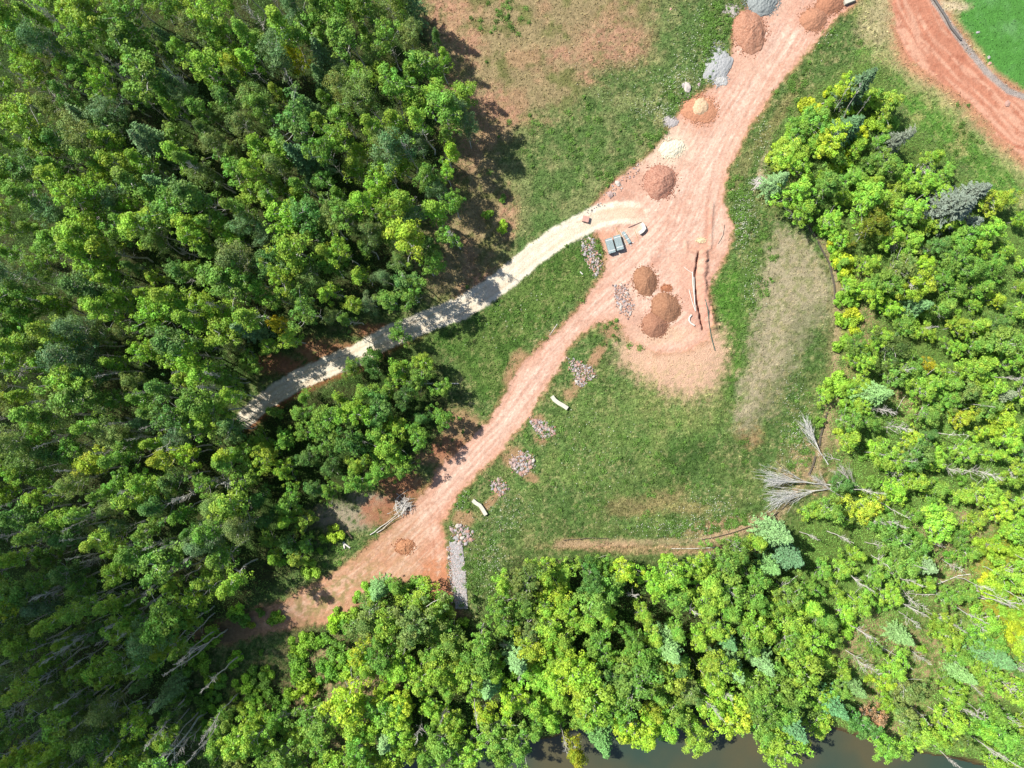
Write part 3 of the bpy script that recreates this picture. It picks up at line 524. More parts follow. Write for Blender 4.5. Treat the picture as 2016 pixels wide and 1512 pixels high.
# lower and right wood
JK[0] = 1.2  # brighter leaf colours here carry the washed-out sun backscatter, painted into the crowns
def low_area(x, y): return (x < 690 and y > 1180) and (x + (y - 1240) * .15 < 700) and y < 1420
gapR = [(1700, 620), (1660, 900), (1960, 1150), (1830, 1300), (1990, 1230), (1655, 730), (1790, 790), (1720, 1330), (1840, 1370), (1930, 1400), (1900, 1130), (1760, 1240)]
RT = [('lime green', 4.5), ('mid green', 3.5), ('yellow green', .8), ('dark green', .5), ('olive green', .6)]
for (x, y, s) in scatter(F_LOWER, 48, 10, lambda x, y: low_area(x, y) or near(x, y, gapR, 42), 16000, lambda x, y: 37 if y > 1050 and x < 1600 else 36):
    tone = pick(RT); zoneSE = x > 1600 and y > 850; hs = random.uniform(.68, 1.15)
    if zoneSE: hs *= .72
    elif x > 1480 and y < 700: hs *= .66
    elif x > 1600: hs *= .75
    if s < 35: hs *= .85
    pd = .16 if zoneSE else .03
    if random.random() < pd:
        place('dead', random.choice(DEAD), x, y, random.uniform(.7, 1.05), (1, 1, 1), 'silvery', 'short' if hs < .8 else 'tall', 'bare', ('trunk', 'branches'), 'dead_tree', .7); continue
    if random.random() < (.05 if y > 1200 else .03):
        place('spruce', random.choice(SPR), x, y, hs * .95, jit((.16, .29, .10)), 'bluish green', 'short' if hs < .8 else 'tall', 'spruce', name='spruce_tree', ws=1.15); continue
    place('leafy', random.choice(MID), x, y, hs, jit(TONES[tone]), tone, 'short' if hs < .8 else 'tall', 'leafy', name='maple_tree', ws=random.uniform(.75, 1.2) * (1.2 if hs < .85 else 1))

# extra bare snags standing up in the south-east wood and the dark left wood
for (x0, y0, x1, y1, n, hmin, hmax) in [(1660, 950, 2010, 1500, 30, .6, .95), (1640, 640, 2010, 950, 12, .6, .9), (10, 560, 440, 1500, 80, 1.0, 1.25), (60, 20, 900, 600, 14, 1.0, 1.25), (700, 1250, 1500, 1450, 8, .7, .95)]:
    for i in range(n):
        x = random.uniform(x0, x1); y = random.uniform(y0, y1)
        place('dead', random.choice(DEAD[5:7] if x < 900 else (DEAD + DEAD[5:] * 2)), x, y, random.uniform(hmin, hmax), (1, 1, 1), 'silvery' if x > 1000 else 'bleached', 'thin', 'bare', ('trunk', 'branches'), 'dead_tree', .6)

# bushes
bl = [(1535, 290), (1515, 310), (1560, 262), (1600, 215), (1625, 185), (1660, 520), (1640, 480), (1612, 455), (1590, 430), (1560, 405), (1665, 560), (1655, 590), (1662, 635), (1668, 665), (1650, 850), (1660, 805), (1700, 900), (1660, 760), (1640, 770), (1612, 830), (1690, 720),
      (700, 1180), (720, 1165), (820, 1150), (870, 1200), (910, 1225), (880, 1235), (690, 1210), (660, 1235), (640, 1060), (630, 1085), (660, 1050), (612, 1120), (990, 390), (960, 420), (735, 700), (1310, 1100), (1240, 1110), (1960, 1100), (1990, 1130), (1975, 1180), (2000, 1200), (1950, 1150), (1990, 1240), (1985, 1085), (1670, 1240), (990, 445)]
for i in range(95):
    x = random.uniform(340, 720); y = random.uniform(1200, 1450)
    if low_area(x, y) or (x < 480 and y > 1250): bl.append((x, y))
for i in range(40):
    t = random.random(); bl.append((random.gauss(1620, 45) + 60 * t, random.uniform(170, 400)))
bl = [q for q in bl if not (1480 < q[0] < 1900 and 150 < q[1] < 420) or inpoly(q[0], q[1], F_LOWER) > -6]
for i in range(60): 
    x = random.uniform(1640, 2010); y = random.uniform(560, 1480); bl.append((x, y))
for i in range(26):
    yy_ = random.uniform(440, 720); bl.append((float(np.interp(yy_, [440, 520, 600, 720], [1612, 1662, 1680, 1688])) + random.gauss(0, 9), yy_))
for i in range(34): bl.append((random.gauss(1985, 30), random.gauss(1165, 60)))
for (x, y) in bl:
    ye = (x > 1480 and x < 1700 and y < 700) or (x > 1930 and 1060 < y < 1280) or (1400 < x < 1540 and 980 < y < 1040)
    tone = pick([('yellow green', 3), ('golden yellow', 1.2), ('lime green', 2)]) if ye else pick([('lime green', 3), ('mid green', 3), ('yellow green', 1)])
    place('bush', random.choice(BUSH), x, y, random.uniform(.55, 1.2), jit(TONES[tone]), tone, 'low', 'bushy', ('crown', 'stems'), 'bush', .5)

# labels that single out each tree
rows = ['top edge', 'upper part', 'upper middle', 'lower middle', 'lower part', 'bottom edge']; colsn = ['far left', 'left', 'centre left', 'centre right', 'right', 'far right']
cells = {}
for T in TREES:
    e, px, py, tone, size, kw, kind = T
    r_ = rows[int(min(5, max(0, py // 252)))]; c_ = colsn[int(min(5, max(0, px // 336)))]
    cells.setdefault((tone, size, kw, kind, r_, c_), []).append(T)
KW = {'spruce': 'spruce tree', 'leafy': 'broadleaf tree', 'alder': 'narrow broadleaf tree', 'birch': 'fine-leaved birch tree', 'aspen': 'slender aspen tree', 'dead': 'dead leafless tree', 'bush': 'bush'}
CAT = {'spruce': 'spruce', 'leafy': 'tree', 'alder': 'alder', 'birch': 'birch', 'aspen': 'aspen', 'dead': 'dead tree', 'bush': 'bush'}
GR = {'spruce': 'spruces among the woods', 'leafy': 'broadleaf trees of the lower and right woods', 'alder': 'narrow broadleaf trees of the lower and right woods', 'birch': 'birches in the left wood', 'aspen': 'aspens in the left wood', 'dead': 'dead trees standing in the woods', 'bush': 'bushes along the wood edges'}
ordw = ['first', 'second', 'third', 'fourth', 'fifth', 'sixth', 'seventh', 'eighth', 'ninth', 'tenth', 'eleventh', 'twelfth']
for (tone, size, kw, kind, r_, c_), L in cells.items():
    L.sort(key=lambda T: T[1]); n = len(L)
    for i, T in enumerate(L):
        wh = '' if n == 1 else ('leftmost ' if i == 0 else 'rightmost ' if i == n - 1 else (ordw[i] if i < 12 else 'later') + ' from left ')
        tag(T[0], f'{wh}{size} {tone} {KW[kind]}, {r_}, {c_}', CAT[kind], GR[kind])

# ------------------------------------------------------------ undergrowth, grass and flowers (uncountable)
def pt_sample(n, x0, x1, y0, y1, prob):
    x = RNG.uniform(x0, x1, n); y = RNG.uniform(y0, y1, n); ix = np.clip(np.searchsorted(gx, x) - 1, 0, nx - 2); iy = np.clip(np.searchsorted(gy, y) - 1, 0, ny - 2)
    k = RNG.random(n) < prob(ix, iy); return x[k], y[k], ix[k], iy[k]
x, y, ix, iy = pt_sample(420000, -79, 79, -58, 58, lambda ix, iy: np.clip(G[iy, ix] * 1.0 - FL[iy, ix] * .6, 0, 1) * (sdV[iy, ix] < -5) * .85)
n = len(x); c = C[iy, ix] * RNG.uniform(.65, 1.6, (n, 1)) * (.75 + .6 * fbm(x, y, 1.1, 91))[:, None]; c[:, 1] *= 1.05; L_ = RNG.uniform(.10, .36, n); a = RNG.uniform(0, 6.283, n); z = H[iy, ix]
dx, dy = np.cos(a), np.sin(a); wd = L_ * .30
base = np.stack([x, y, z - .01], 1); V = np.stack([base + np.stack([-dy * wd, dx * wd, 0 * x], 1), base + np.stack([dy * wd, -dx * wd, 0 * x], 1), base + np.stack([dx * L_ * .8, dy * L_ * .8, L_ * .75], 1)], 1).reshape(-1, 3)
tag(link('meadow_grass', mesh_arrays('meadow_grass', V, np.arange(3 * n).reshape(n, 3), M_GRASS, np.repeat(c, 3, 0))), 'short green and straw coloured grass over the meadows', 'grass', kind='stuff')
x, y, ix, iy = pt_sample(1150000, -79, 79, -58, 58, lambda ix, iy: FL[iy, ix] * (fbm(gx[ix], gy[iy], .35, 66) > .27) * (sdV[iy, ix] < -4) * (mR[iy, ix] < .1) * (mP[iy, ix] < .1) * np.where(gx[ix] > 30, .9, .55))
n = len(x); c = np.array([.105, .205, .042]) * RNG.uniform(.5, 1.5, (n, 1)) * (.6 + .8 * fbm(x, y, .25, 70))[:, None] * np.where((x > 42) & (y < 0), 2.0, np.where((x > 22) | (y < -28), 1.5, .9))[:, None]
zz = H[iy, ix] + .06 + RNG.random(n) * 1.9 * np.clip(fbm(x, y, .55, 71) - .25, .05, 1)
V, F = leaves(np.stack([x, y, zz], 1), RNG.normal(size=(n, 3)) * .7 + [0, 0, 1], RNG.uniform(.04, .10, n))
tag(link('undergrowth', mesh_arrays('undergrowth', V, F, M_GRASS, np.repeat(c, 4, 0))), 'low leafy undergrowth covering the floor of the woods', 'undergrowth', kind='stuff')
fx = []; wc = []
for (cx, cy, rx, ry, n) in [(1462, 420, 18, 55, 60), (1440, 380, 8, 40, 16), (1395, 80, 22, 60, 70), (1330, 190, 30, 26, 30), (1420, 30, 20, 30, 26), (1190, 350, 20, 14, 12), (1290, 270, 26, 14, 14), (1270, 330, 10, 8, 5), (940, 1120, 30, 60, 50), (910, 985, 16, 30, 16), (1360, 1040, 90, 16, 40), (1450, 1025, 40, 14, 30), (1580, 850, 26, 60, 40), (1495, 520, 22, 90, 30), (1150, 900, 160, 100, 60), (1330, 920, 160, 60, 50), (1000, 620, 80, 50, 30), (1150, 270, 130, 90, 60), (990, 30, 40, 40, 30), (1110, 470, 60, 20, 10), (1180, 495, 6, 26, 8), (1150, 590, 30, 20, 8), (1220, 660, 30, 26, 14), (1600, 60, 60, 40, 24), (1550, 170, 50, 50, 24), (1880, 300, 60, 60, 26), (650, 1080, 30, 30, 30)]:
    wc += [(random.gauss(cx, rx * .6), random.gauss(cy, ry * .6), random.uniform(.15, .5)) for _ in range(n)]
V_ = []; F_ = []; c_l = []
for (a, b_, r) in wc:
    x, y = (a - 1008) * S, (756 - b_) * S; i_ = int(np.searchsorted(gx, x) - 1); j_ = int(np.searchsorted(gy, y) - 1)
    if mR[j_, i_] > .3 or mP[j_, i_] > .3: continue
    m_ = int(40 + 120 * r); p = RNG.normal(size=(m_, 3)) * [r * .6, r * .6, .0]; p[:, 2] = RNG.random(m_) * .35 * (1 - np.hypot(p[:, 0], p[:, 1]) / (2.5 * r)).clip(.1, 1); V_.append(p + [x, y, H[j_, i_] + .04])
    c_l.append(np.array([.13, .245, .045]) * random.uniform(.65, 1.25) * RNG.uniform(.7, 1.3, (m_, 1)))
P_ = np.concatenate(V_); V, F = leaves(P_, RNG.normal(size=(len(P_), 3)) * .6 + [0, 0, 1], RNG.uniform(.05, .11, len(P_)))
tag(link('weeds', mesh_arrays('weeds', V, F, M_GRASS, np.repeat(np.concatenate(c_l), 4, 0))), 'bright leafy weeds growing in clumps through the meadow and verges', 'weeds', kind='stuff')
for (cx, cy, rx, ry, n) in [(1465, 430, 22, 60, 420), (1370, 110, 40, 90, 260), (1290, 215, 50, 20, 130), (1330, 160, 30, 30, 120), (960, 1110, 40, 70, 260), (1000, 1010, 40, 40, 160), (1330, 1040, 90, 18, 300), (1400, 1000, 60, 30, 160), (1570, 860, 30, 60, 220), (1560, 780, 30, 60, 90), (1480, 560, 20, 60, 90), (1500, 280, 20, 60, 90), (1620, 60, 30, 40, 60), (1150, 900, 120, 90, 130), (1010, 620, 90, 50, 50), (910, 985, 20, 40, 60), (1230, 150, 120, 80, 90)]:
    a = RNG.normal(size=(n, 2)) * [rx * .55, ry * .55] + [cx, cy]; fx.append(a)
fx = np.concatenate(fx); x = (fx[:, 0] - 1008) * S; y = (756 - fx[:, 1]) * S; n = len(x); ix = np.searchsorted(gx, x) - 1; iy = np.searchsorted(gy, y) - 1; k = (mR[iy, ix] < .2) & (mP[iy, ix] < .2); x, y, ix, iy = x[k], y[k], ix[k], iy[k]; n = len(x)
V, F = leaves(np.stack([x, y, H[iy, ix] + .22], 1), RNG.normal(size=(n, 3)) * .3 + [0, 0, 1], RNG.uniform(.035, .085, n), .9)
tag(link('wildflowers', mesh_arrays('wildflowers', V, F, M_GRASS, np.repeat(np.array([.5, .52, .42]) * RNG.uniform(.7, 1.2, (n, 1)), 4, 0))), 'tiny white wildflowers sprinkled through the meadow grass', 'flowers', kind='stuff')

# ------------------------------------------------------------ heaps of soil, sand and gravel
def heap(name, label, cat, px, py, rx, ry, h, col, ang=0., seed=0, flat=.0, grain=.06, col2=None, ridge=0., group=None, sc_=5., irr=1.):
    rng = np.random.default_rng(seed + 900); x0, y0 = W(px, py); nr_, na = 30, 84; V = []; z0 = hgt(x0, y0)
    ph = rng.random(6) * 6.28
    for i in range(nr_ + 1):
        r = i / nr_
        for j in range(na):
            t = 2 * math.pi * j / na; wv = 1 + irr * (.05 * math.sin(2 * t + ph[0]) + .03 * math.sin(3 * t + ph[1]) + .02 * math.sin(7 * t + ph[2])) + .02 * math.sin(13 * t + ph[4])
            lx = r * rx * S * wv * math.cos(t); ly = r * ry * S * wv * math.sin(t)
            xx = lx * math.cos(ang) - ly * math.sin(ang); yy = lx * math.sin(ang) + ly * math.cos(ang)
            prof = (1.04 - math.sqrt(r * r + .02)) * (1 - flat) + flat * (1 - r ** 4); prof = prof * (1 - .45 * max(0, r - .72) / .28)
            if r < .95: prof += ridge * math.sin(3 * t + ph[3] + 4 * r) * (1 - r) * r
            V.append((xx, yy, prof * h * .56 - (.12 if i == nr_ else 0)))
    for _ in range(int(rx * 9)):
        r_ = rng.uniform(.72, 1.0) + abs(rng.normal()) * .16; t = rng.random() * 6.283; CLODS.append((x0 + r_ * rx * S * math.cos(t), y0 + r_ * ry * S * math.sin(t), .02 + max(0, .95 - r_) * h * .5, np.array(col) * rng.uniform(.8, 1.2), rng.uniform(.03, .11)))
    V = np.array(V); V[:, 2] += (fbm(V[:, 0] + seed * 13, V[:, 1], 1.3, 5, 4) - .5) * h * .10 * (V[:, 2] > 0.02) + (vnoise(V[:, 0] + 40, V[:, 1] + seed, 5.5, 8) - .5) * grain * .8
    F = [[i * na + j, (i + 1) * na + j, (i + 1) * na + (j + 1) % na, i * na + (j + 1) % na] for i in range(nr_) for j in range(na)]
    o = link(name, mesh_arrays(name, V, F, mat_plain(name + '_surface', col, .95, .14, sc_, .6, .12, col2), smooth=True), None, (x0, y0, z0)); tag(o, label, cat, group); return o
CLODS = []
RED = srgb(186, 126, 100); RED2 = srgb(212, 162, 134)
heap('soil_heap', 'rough red soil heap with a dark crevice beside the top gravel heap', 'soil heap', 1475, 62, 34, 42, 1.9, srgb(192, 134, 106), .2, 1, .15, .16, RED2, .25)
heap('soil_heap', 'round red soil heap on the right edge of the road near the top', 'soil heap', 1602, 38, 27, 25, 1.5, srgb(196, 142, 112), .2, 2, .1, .1)
heap('soil_heap', 'red soil heap cut off by the top edge of the picture', 'soil heap', 1636, 5, 30, 24, 1.5, srgb(190, 134, 104), .3, 3, .1, .1)
heap('soil_heap', 'low red heap with a sandy cream crown in the road', 'soil heap', 1378, 215, 33, 29, .7, srgb(212, 152, 118), 0, 4, .3, .1, irr=1.8)
heap('sand_heap', 'small cream sand heap lying on the orange soil heap', 'sand heap', 1379, 212, 21, 19, 1.1, srgb(236, 200, 158), .4, 5, .6, .08, srgb(242, 208, 172), .3)
heap('soil_heap', 'large ribbed red soil heap just above the end of cream path', 'soil heap', 1299, 358, 33, 34, 2.1, srgb(188, 130, 108), .1, 6, .1, .14, srgb(214, 164, 140), .2)
heap('soil_heap', 'smooth round brown soil heap below the parked panel bundles', 'soil heap', 1270, 553, 25, 29, 1.9, srgb(176, 126, 96), .1, 7, .06, .08, srgb(190, 142, 110))
heap('soil_heap', 'big brown soil heap, upper one of two merged heaps', 'soil heap', 1311, 606, 29, 31, 2.0, srgb(176, 126, 96), .5, 8, .06, .08, srgb(190, 142, 110))
heap('soil_heap', 'brown soil heap, lower left one of two merged heaps', 'soil heap', 1289, 640, 27, 24, 1.6, srgb(176, 124, 98), .1, 9, .06, .08, srgb(192, 142, 114))
heap('soil_heap', 'tiny brown soil heap touching the biggest brown heap', 'soil heap', 1312, 567, 11, 7, .4, srgb(188, 126, 92), .1, 10)
heap('soil_heap', 'low rough soil heap where the lower road forks', 'soil heap', 796, 1076, 19, 15, .7, srgb(190, 130, 94), .5, 11, .1, .16, srgb(216, 160, 120))
heap('sand_heap', 'tiny pale yellow sand heap beside the trench head', 'sand heap', 1381, 473, 9, 5, .4, srgb(246, 222, 178), .1, 12)
heap('sand_heap', 'bright white sand heap above the ribbed red soil heap', 'sand heap', 1322, 293, 23, 20, .55, srgb(250, 242, 212), .3, 13, .55, .16, srgb(250, 240, 214), irr=2.6)
heap('gravel_heap', 'dark grey gravel heap at the top edge of the picture', 'gravel heap', 1500, 4, 34, 26, 1.6, srgb(150, 158, 156), .1, 14, .2, .2, srgb(184, 190, 186), sc_=9, irr=1.6)
heap('gravel_heap', 'long pale grey gravel heap left of the road', 'gravel heap', 1413, 128, 22, 38, .6, srgb(184, 186, 186), -.5, 15, .6, .14, srgb(208, 208, 206), sc_=9, irr=3.2)
heap('gravel_heap', 'thin spread of pale gravel at the tip of the grey heap', 'gravel heap', 1419, 158, 13, 11, .3, srgb(206, 204, 200), -.3, 16, .4, .1, irr=3)
heap('gravel_heap', 'small flat grey gravel patch among weeds near the top', 'gravel heap', 1440, 20, 14, 12, .3, srgb(200, 190, 182), -.3, 17, .5, .1, irr=3)
heap('gravel_heap', 'small flat grey gravel patch beside the sandy capped heap', 'gravel heap', 1320, 239, 14, 10, .3, srgb(196, 188, 184), -.3, 18, .5, .1, irr=3)

n = len(CLODS); V = (IV1[None] * np.array([c_[4] for c_ in CLODS])[:, None, None] * RNG.uniform(.7, 1.3, (n, 1, 3)) + np.array([(c_[0], c_[1], hgt(c_[0], c_[1]) + c_[2]) for c_ in CLODS])[:, None]); F = (IF1[None] + (np.arange(n) * len(IV1))[:, None, None])
tag(link('soil_clods', mesh_arrays('soil_clods', V.reshape(-1, 3), F.reshape(-1, 3), M_ATTR, np.repeat(np.array([c_[3] for c_ in CLODS]), len(IV1), 0))), 'loose clods and crumbs spilled round the foot of the heaps', 'clods', kind='stuff')
# ------------------------------------------------------------ stones
ROCKM = [mesh_arrays('rock', (IV1 if i % 2 else IV2) * (1 + np.random.default_rng(i).normal(size=(len(IV1 if i % 2 else IV2), 1)) * .13) * np.random.default_rng(i + 50).uniform([.8, .55, .4], [1.2, .95, .7]), IF1 if i % 2 else IF2, m_) for i, m_ in
         enumerate([mat_plain('rock_' + n_, srgb(*c_), .9, .15, 2, .5, .1) for n_, c_ in [('pink', (208, 180, 170)), ('grey', (190, 186, 186)), ('pale', (222, 210, 198)), ('mauve', (198, 172, 170)), ('dark', (196, 188, 184)), ('rose', (206, 164, 148))]])]
def rock(px, py, r, label, group=None, dz=0.):
    x, y = W(px, py); o = link('rock', random.choice(ROCKM), None, (x, y, hgt(x, y) + r * .02 + dz), random.uniform(0, 6.28)); o.scale = (r, r, r); o.rotation_euler[0] = random.uniform(-.4, .4); tag(o, label, 'rock', group); return o
POLYS = []
def rock_field(poly, n, rmin, rmax, label, group, pile=.2):
    POLYS.append((poly, n)); P = np.array(poly); got = []; tries = 0
    while len(got) < n and tries < 4000:
        tries += 1; x = random.uniform(P[:, 0].min(), P[:, 0].max()); y = random.uniform(P[:, 1].min(), P[:, 1].max())
        if inpoly(x, y, poly) < 0: continue
        r = random.uniform(rmin, rmax)
        if any(math.hypot(x - a, y - b_) * S < (r + c_) * .62 for a, b_, c_ in got): continue
        got.append((x, y, r)); rock(x, y, r, label, group, random.uniform(0, pile * .6))
    return got
rock_field([(1148, 470), (1168, 470), (1180, 500), (1184, 525), (1172, 545), (1156, 520), (1146, 492)], 30, .11, .30, 'pinkish grey stone in the long heap right of the cream path', 'stones in the heap by the panel bundles')
rock_field([(1208, 562), (1232, 560), (1240, 585), (1248, 605), (1238, 625), (1215, 605)], 28, .09, .34, 'pale stone in the heap left of the brown soil heaps', 'stones in the heap left of the brown soil')
rock_field([(1118, 706), (1140, 712), (1168, 728), (1172, 742), (1152, 755), (1140, 764), (1132, 745), (1120, 722)], 28, .09, .34, 'small stone in the star shaped heap right of the road', 'stones in the star shaped heap')
rock_field([(1042, 822), (1062, 828), (1088, 840), (1092, 856), (1070, 862), (1052, 846)], 32, .12, .30, 'stone in the third heap below the upper bent slab', 'stones below the upper bent slab')
rock_field([(1002, 908), (1028, 890), (1050, 898), (1052, 915), (1030, 936), (1010, 925)], 30, .15, .40, 'chunky stone in the heap beside the road bend', 'stones beside the road bend')
rock_field([(966, 948), (985, 942), (1000, 960), (988, 978), (968, 962)], 12, .2, .38, 'stone in the sparse cluster above the lower bent slab', 'stones above the lower bent slab')
rock_field([(888, 1040), (905, 1030), (932, 1045), (928, 1066), (902, 1076), (890, 1060)], 20, .2, .45, 'pink stone at the head of the grey gravel strip', 'stones at the head of the gravel strip')
rock_field([(882, 1075), (890, 1075), (896, 1140), (900, 1185), (891, 1180), (886, 1130)], 30, .13, .24, 'edge stone along the left side of the gravel strip', 'edge stones of the gravel strip')
rock_field([(1150, 425), (1215, 355), (1260, 318), (1268, 325), (1205, 395), (1165, 415)], 24, .09, .18, 'small reddish stone on the road verge above the path end', 'small stones on the road verge')
for (a, b_, r, l) in [(1353, 173, .75, 'large grey oblong boulder at the left road edge'), (1347, 168, .5, 'pale boulder touching the oblong one from the left'), (1356, 190, .4, 'small white boulder below the oblong boulder'), (1352, 187, .3, 'smaller white stone beside that small boulder'),
                      (1216, 361, .45, 'upper of two pale boulders on the verge left of the ribbed heap'), (1201, 383, .48, 'lower white boulder on the verge left of the ribbed heap'), (1167, 476, .35, 'cream boulder at the top of the pink stone heap'), (1376, 166, .35, 'pale stone just left of the gravel tip'),
                      (1948, 112, .3, 'lower of two pinkish stones at the lawn edge'), (1950, 124, .28, 'small pale stone at the lawn edge near the drain'), (1926, 63, .3, 'orange stone on the lawn border'), (1984, 204, .5, 'pale boulder beside the drain outlet'), (1320, 18, .2, 'tiny stone in the grass left of the road'), (1290, 640, .15, 'tiny pale stone on the lower brown heap')]:
    rock(a, b_, r, l)
rx_, ry_, rr_ = [], [], []
for poly, nn in POLYS:
    P = np.array(poly); m_ = 14 * nn if P[:, 1].min() > 440 else 6 * nn; q = RNG.uniform(P.min(0) - 3, P.max(0) + 3, (m_ * 3, 2)); q = q[poly_sd(q[:, 0], q[:, 1], poly) > RNG.normal(size=len(q)) * 3.2 + .5][:m_]
    rx_ += list((q[:, 0] - 1008) * S); ry_ += list((756 - q[:, 1]) * S)
n = len(rx_); cols_ = np.array([srgb(214, 186, 176), srgb(190, 186, 188), srgb(218, 204, 192), srgb(156, 136, 130), srgb(214, 160, 134)])[RNG.integers(0, 5, n)] * RNG.uniform(.7, 1.2, (n, 1)); sz = RNG.uniform(.05, .15, n)
V = (IV1[None] * sz[:, None, None] * RNG.uniform(.6, 1.25, (n, 1, 3)) + np.stack([rx_, ry_, [hgt(a, b_) + .04 for a, b_ in zip(rx_, ry_)]], 1)[:, None]); F = (IF1[None] + (np.arange(n) * len(IV1))[:, None, None])
tag(link('rubble', mesh_arrays('rubble', V.reshape(-1, 3), F.reshape(-1, 3), M_ATTR, np.repeat(cols_, len(IV1), 0))), 'small broken pinkish and grey stones filling the heaps along the road', 'rubble', kind='stuff')
# gravel strip
n = 9000; t_ = RNG.random(n); py_ = 1068 + t_ * 130; cx_ = 897 + 12 * t_ ** .8; px_ = cx_ + RNG.uniform(-1, 1, n) * (13 - 3 * np.abs(t_ - .5)); x = (px_ - 1008) * S; y = (756 - py_) * S
cc = np.where(RNG.random((n, 1)) < .3, srgb(216, 196, 190), srgb(200, 198, 198)) * RNG.uniform(.75, 1.25, (n, 1))
zg = np.array([hgt(a, b_) for a, b_ in zip(x, y)]); sz = RNG.uniform(.05, .13, n)
V = (IV1[None] * sz[:, None, None] * RNG.uniform(.6, 1.2, (n, 1, 3)) + np.stack([x, y, zg + .05], 1)[:, None]); F = (IF1[None] + (np.arange(n) * len(IV1))[:, None, None])
tag(link('gravel_strip', mesh_arrays('gravel_strip', V.reshape(-1, 3), F.reshape(-1, 3), M_ATTR, np.repeat(cc, len(IV1), 0))), 'straight strip of light grey gravel beside the lower road', 'gravel', kind='stuff')

# ------------------------------------------------------------ built objects
def boxes(bl):
    V = []; F = []; q = np.array([(-1, -1, -1), (1, -1, -1), (1, 1, -1), (-1, 1, -1), (-1, -1, 1), (1, -1, 1), (1, 1, 1), (-1, 1, 1)]) / 2; f = np.array([(0, 3, 2, 1), (4, 5, 6, 7), (0, 1, 5, 4), (1, 2, 6, 5), (2, 3, 7, 6), (3, 0, 4, 7)])
    for i, (c, s) in enumerate(bl): V.append(q * s + c); F.append(f + 8 * i)
    return np.concatenate(V), np.concatenate(F)
def bevel(o, wdt=.02):
    m = o.modifiers.new('bevel', 'BEVEL'); m.width = wdt; m.segments = 2; m.limit_method = 'ANGLE'; return o
M_PANEL = mat_plain('grey_green_panel', srgb(176, 194, 194), .5, .1, 2, .1); M_STRAP = mat_plain('white_strap', srgb(240, 242, 238), .5, .05, 2, 0); M_SKID = mat_plain('timber', srgb(214, 180, 140), .8, .15, 4, .2); M_DARK = mat_plain('dark_plastic', srgb(60, 66, 62), .5, .1, 3, .1)
M_CONC = mat_plain('pale_concrete', srgb(232, 228, 208), .9, .1, 2.5, .3, .03); M_PIPE = mat_plain('white_pipe', srgb(244, 240, 228), .4, .06, 2, .05); M_BRICKR = mat_plain('red_sandstone', srgb(224, 176, 160), .9, .12, 3, .4, .05)
def bundle(px, py, L, Wd, Hh, ang, label, nrib, straps, layers=5):
    x, y = W(px, py); e = link('panel_bundle', None, None, (x, y, hgt(x, y) + .02), ang); tag(e, label, 'panel bundle', 'bundles parked in the yard'); pitch = Wd / nrib; bl_ = []
    for l in range(layers):
        lh = (Hh - .14) / layers
        for i in range(nrib): bl_.append(((-Wd / 2 + pitch * (i + .5), random.uniform(-.02, .02), .14 + lh * (l + .5)), (pitch * .86, L * random.uniform(.985, 1.), lh * .9)))
    bevel(link('panels', mesh_arrays('panels', *boxes(bl_), M_PANEL), e), .008)
    for s in straps:
        link('strap', mesh_arrays('strap', *boxes([((0, 0, Hh + .006), (Wd + .03, .11, .012)), ((Wd / 2 + .008, 0, Hh / 2 + .05), (.012, .07, Hh - .1)), ((-Wd / 2 - .008, 0, Hh / 2 + .05), (.012, .07, Hh - .1))]), M_STRAP), e, (0, s * L, 0))
    for s in (-.38, 0, .38): link('skid', mesh_arrays('skid', *boxes([((0, 0, .065), (Wd * .98, .1, .13))]), M_SKID), e, (0, s * L, 0))
A_ = math.radians(16)
bundle(1200.5, 485.5, 2.2, .98, .85, A_, 'left of two ribbed grey green panel bundles with white straps', 9, (-.34, .38))
bundle(1216.5, 479.5, 2.2, .98, .85, A_, 'right of two ribbed grey green panel bundles with white straps', 9, (-.30, .36))
bundle(1233, 468, 1.95, .42, .35, math.radians(33), 'narrow dull blue bundle lying right of the two big ones', 4, (-.15, .25), 2)
def bar(name, pts_, r, mat, label, cat, group=None, k=8, zoff=.0):
    P = []
    for p in pts_:
        x, y = W(p[0], p[1]); P.append((x, y, max(hgt(x, y), -.2) + r + zoff + (p[2] if len(p) > 2 else 0)))
    o = P[0]; V, F = tubes([([np.array(q) - np.array(o) for q in P], [r] * len(P))], k)
    # close ends
    ob = link(name, mesh_arrays(name, V, F, mat, smooth=True), None, o); tag(ob, label, cat, group); return ob
def plank(name, a, b_, wd, th, mat, label, cat, group=None, z=0.):
    xa, ya = W(*a); xb, yb = W(*b_); L = math.hypot(xb - xa, yb - ya); cx, cy = (xa + xb) / 2, (ya + yb) / 2
    o = link(name, mesh_arrays(name, *boxes([((0, 0, th / 2), (L, wd, th))]), mat), None, (cx, cy, hgt(cx, cy) + .03 + z), math.atan2(yb - ya, xb - xa)); tag(o, label, cat, group); return bevel(o, .006)
plank('plank', (1212, 447), (1219, 464), .12, .05, M_SKID, 'pale pink plank sticking out above the right big bundle', 'plank', 'planks by the bundles')
plank('plank', (1201, 463), (1204, 472), .10, .05, M_SKID, 'short cream plank above the left big bundle', 'plank', 'planks by the bundles')
plank('plank', (1218, 455), (1230, 479), .16, .06, M_SKID, 'weathered plank between right big bundle and narrow bundle', 'plank', 'planks by the bundles')
plank('plank', (1222, 455), (1232, 482), .09, .06, M_PIPE, 'whitish plank lying alongside the weathered one', 'plank', 'planks by the bundles')
plank('plank', (1225, 456), (1243, 484), .08, .08, M_STRAP, 'white edge plank against the narrow bundle', 'plank', 'planks by the bundles')
plank('plank', (1236, 480), (1248, 477), .10, .05, M_PIPE, 'short white offcut at the foot of the narrow bundle', 'plank', 'planks by the bundles')
plank('plank', (1249, 452), (1257, 475), .07, .03, M_SKID, 'thin yellowish plank left of the white curved units', 'plank', 'planks by the bundles')
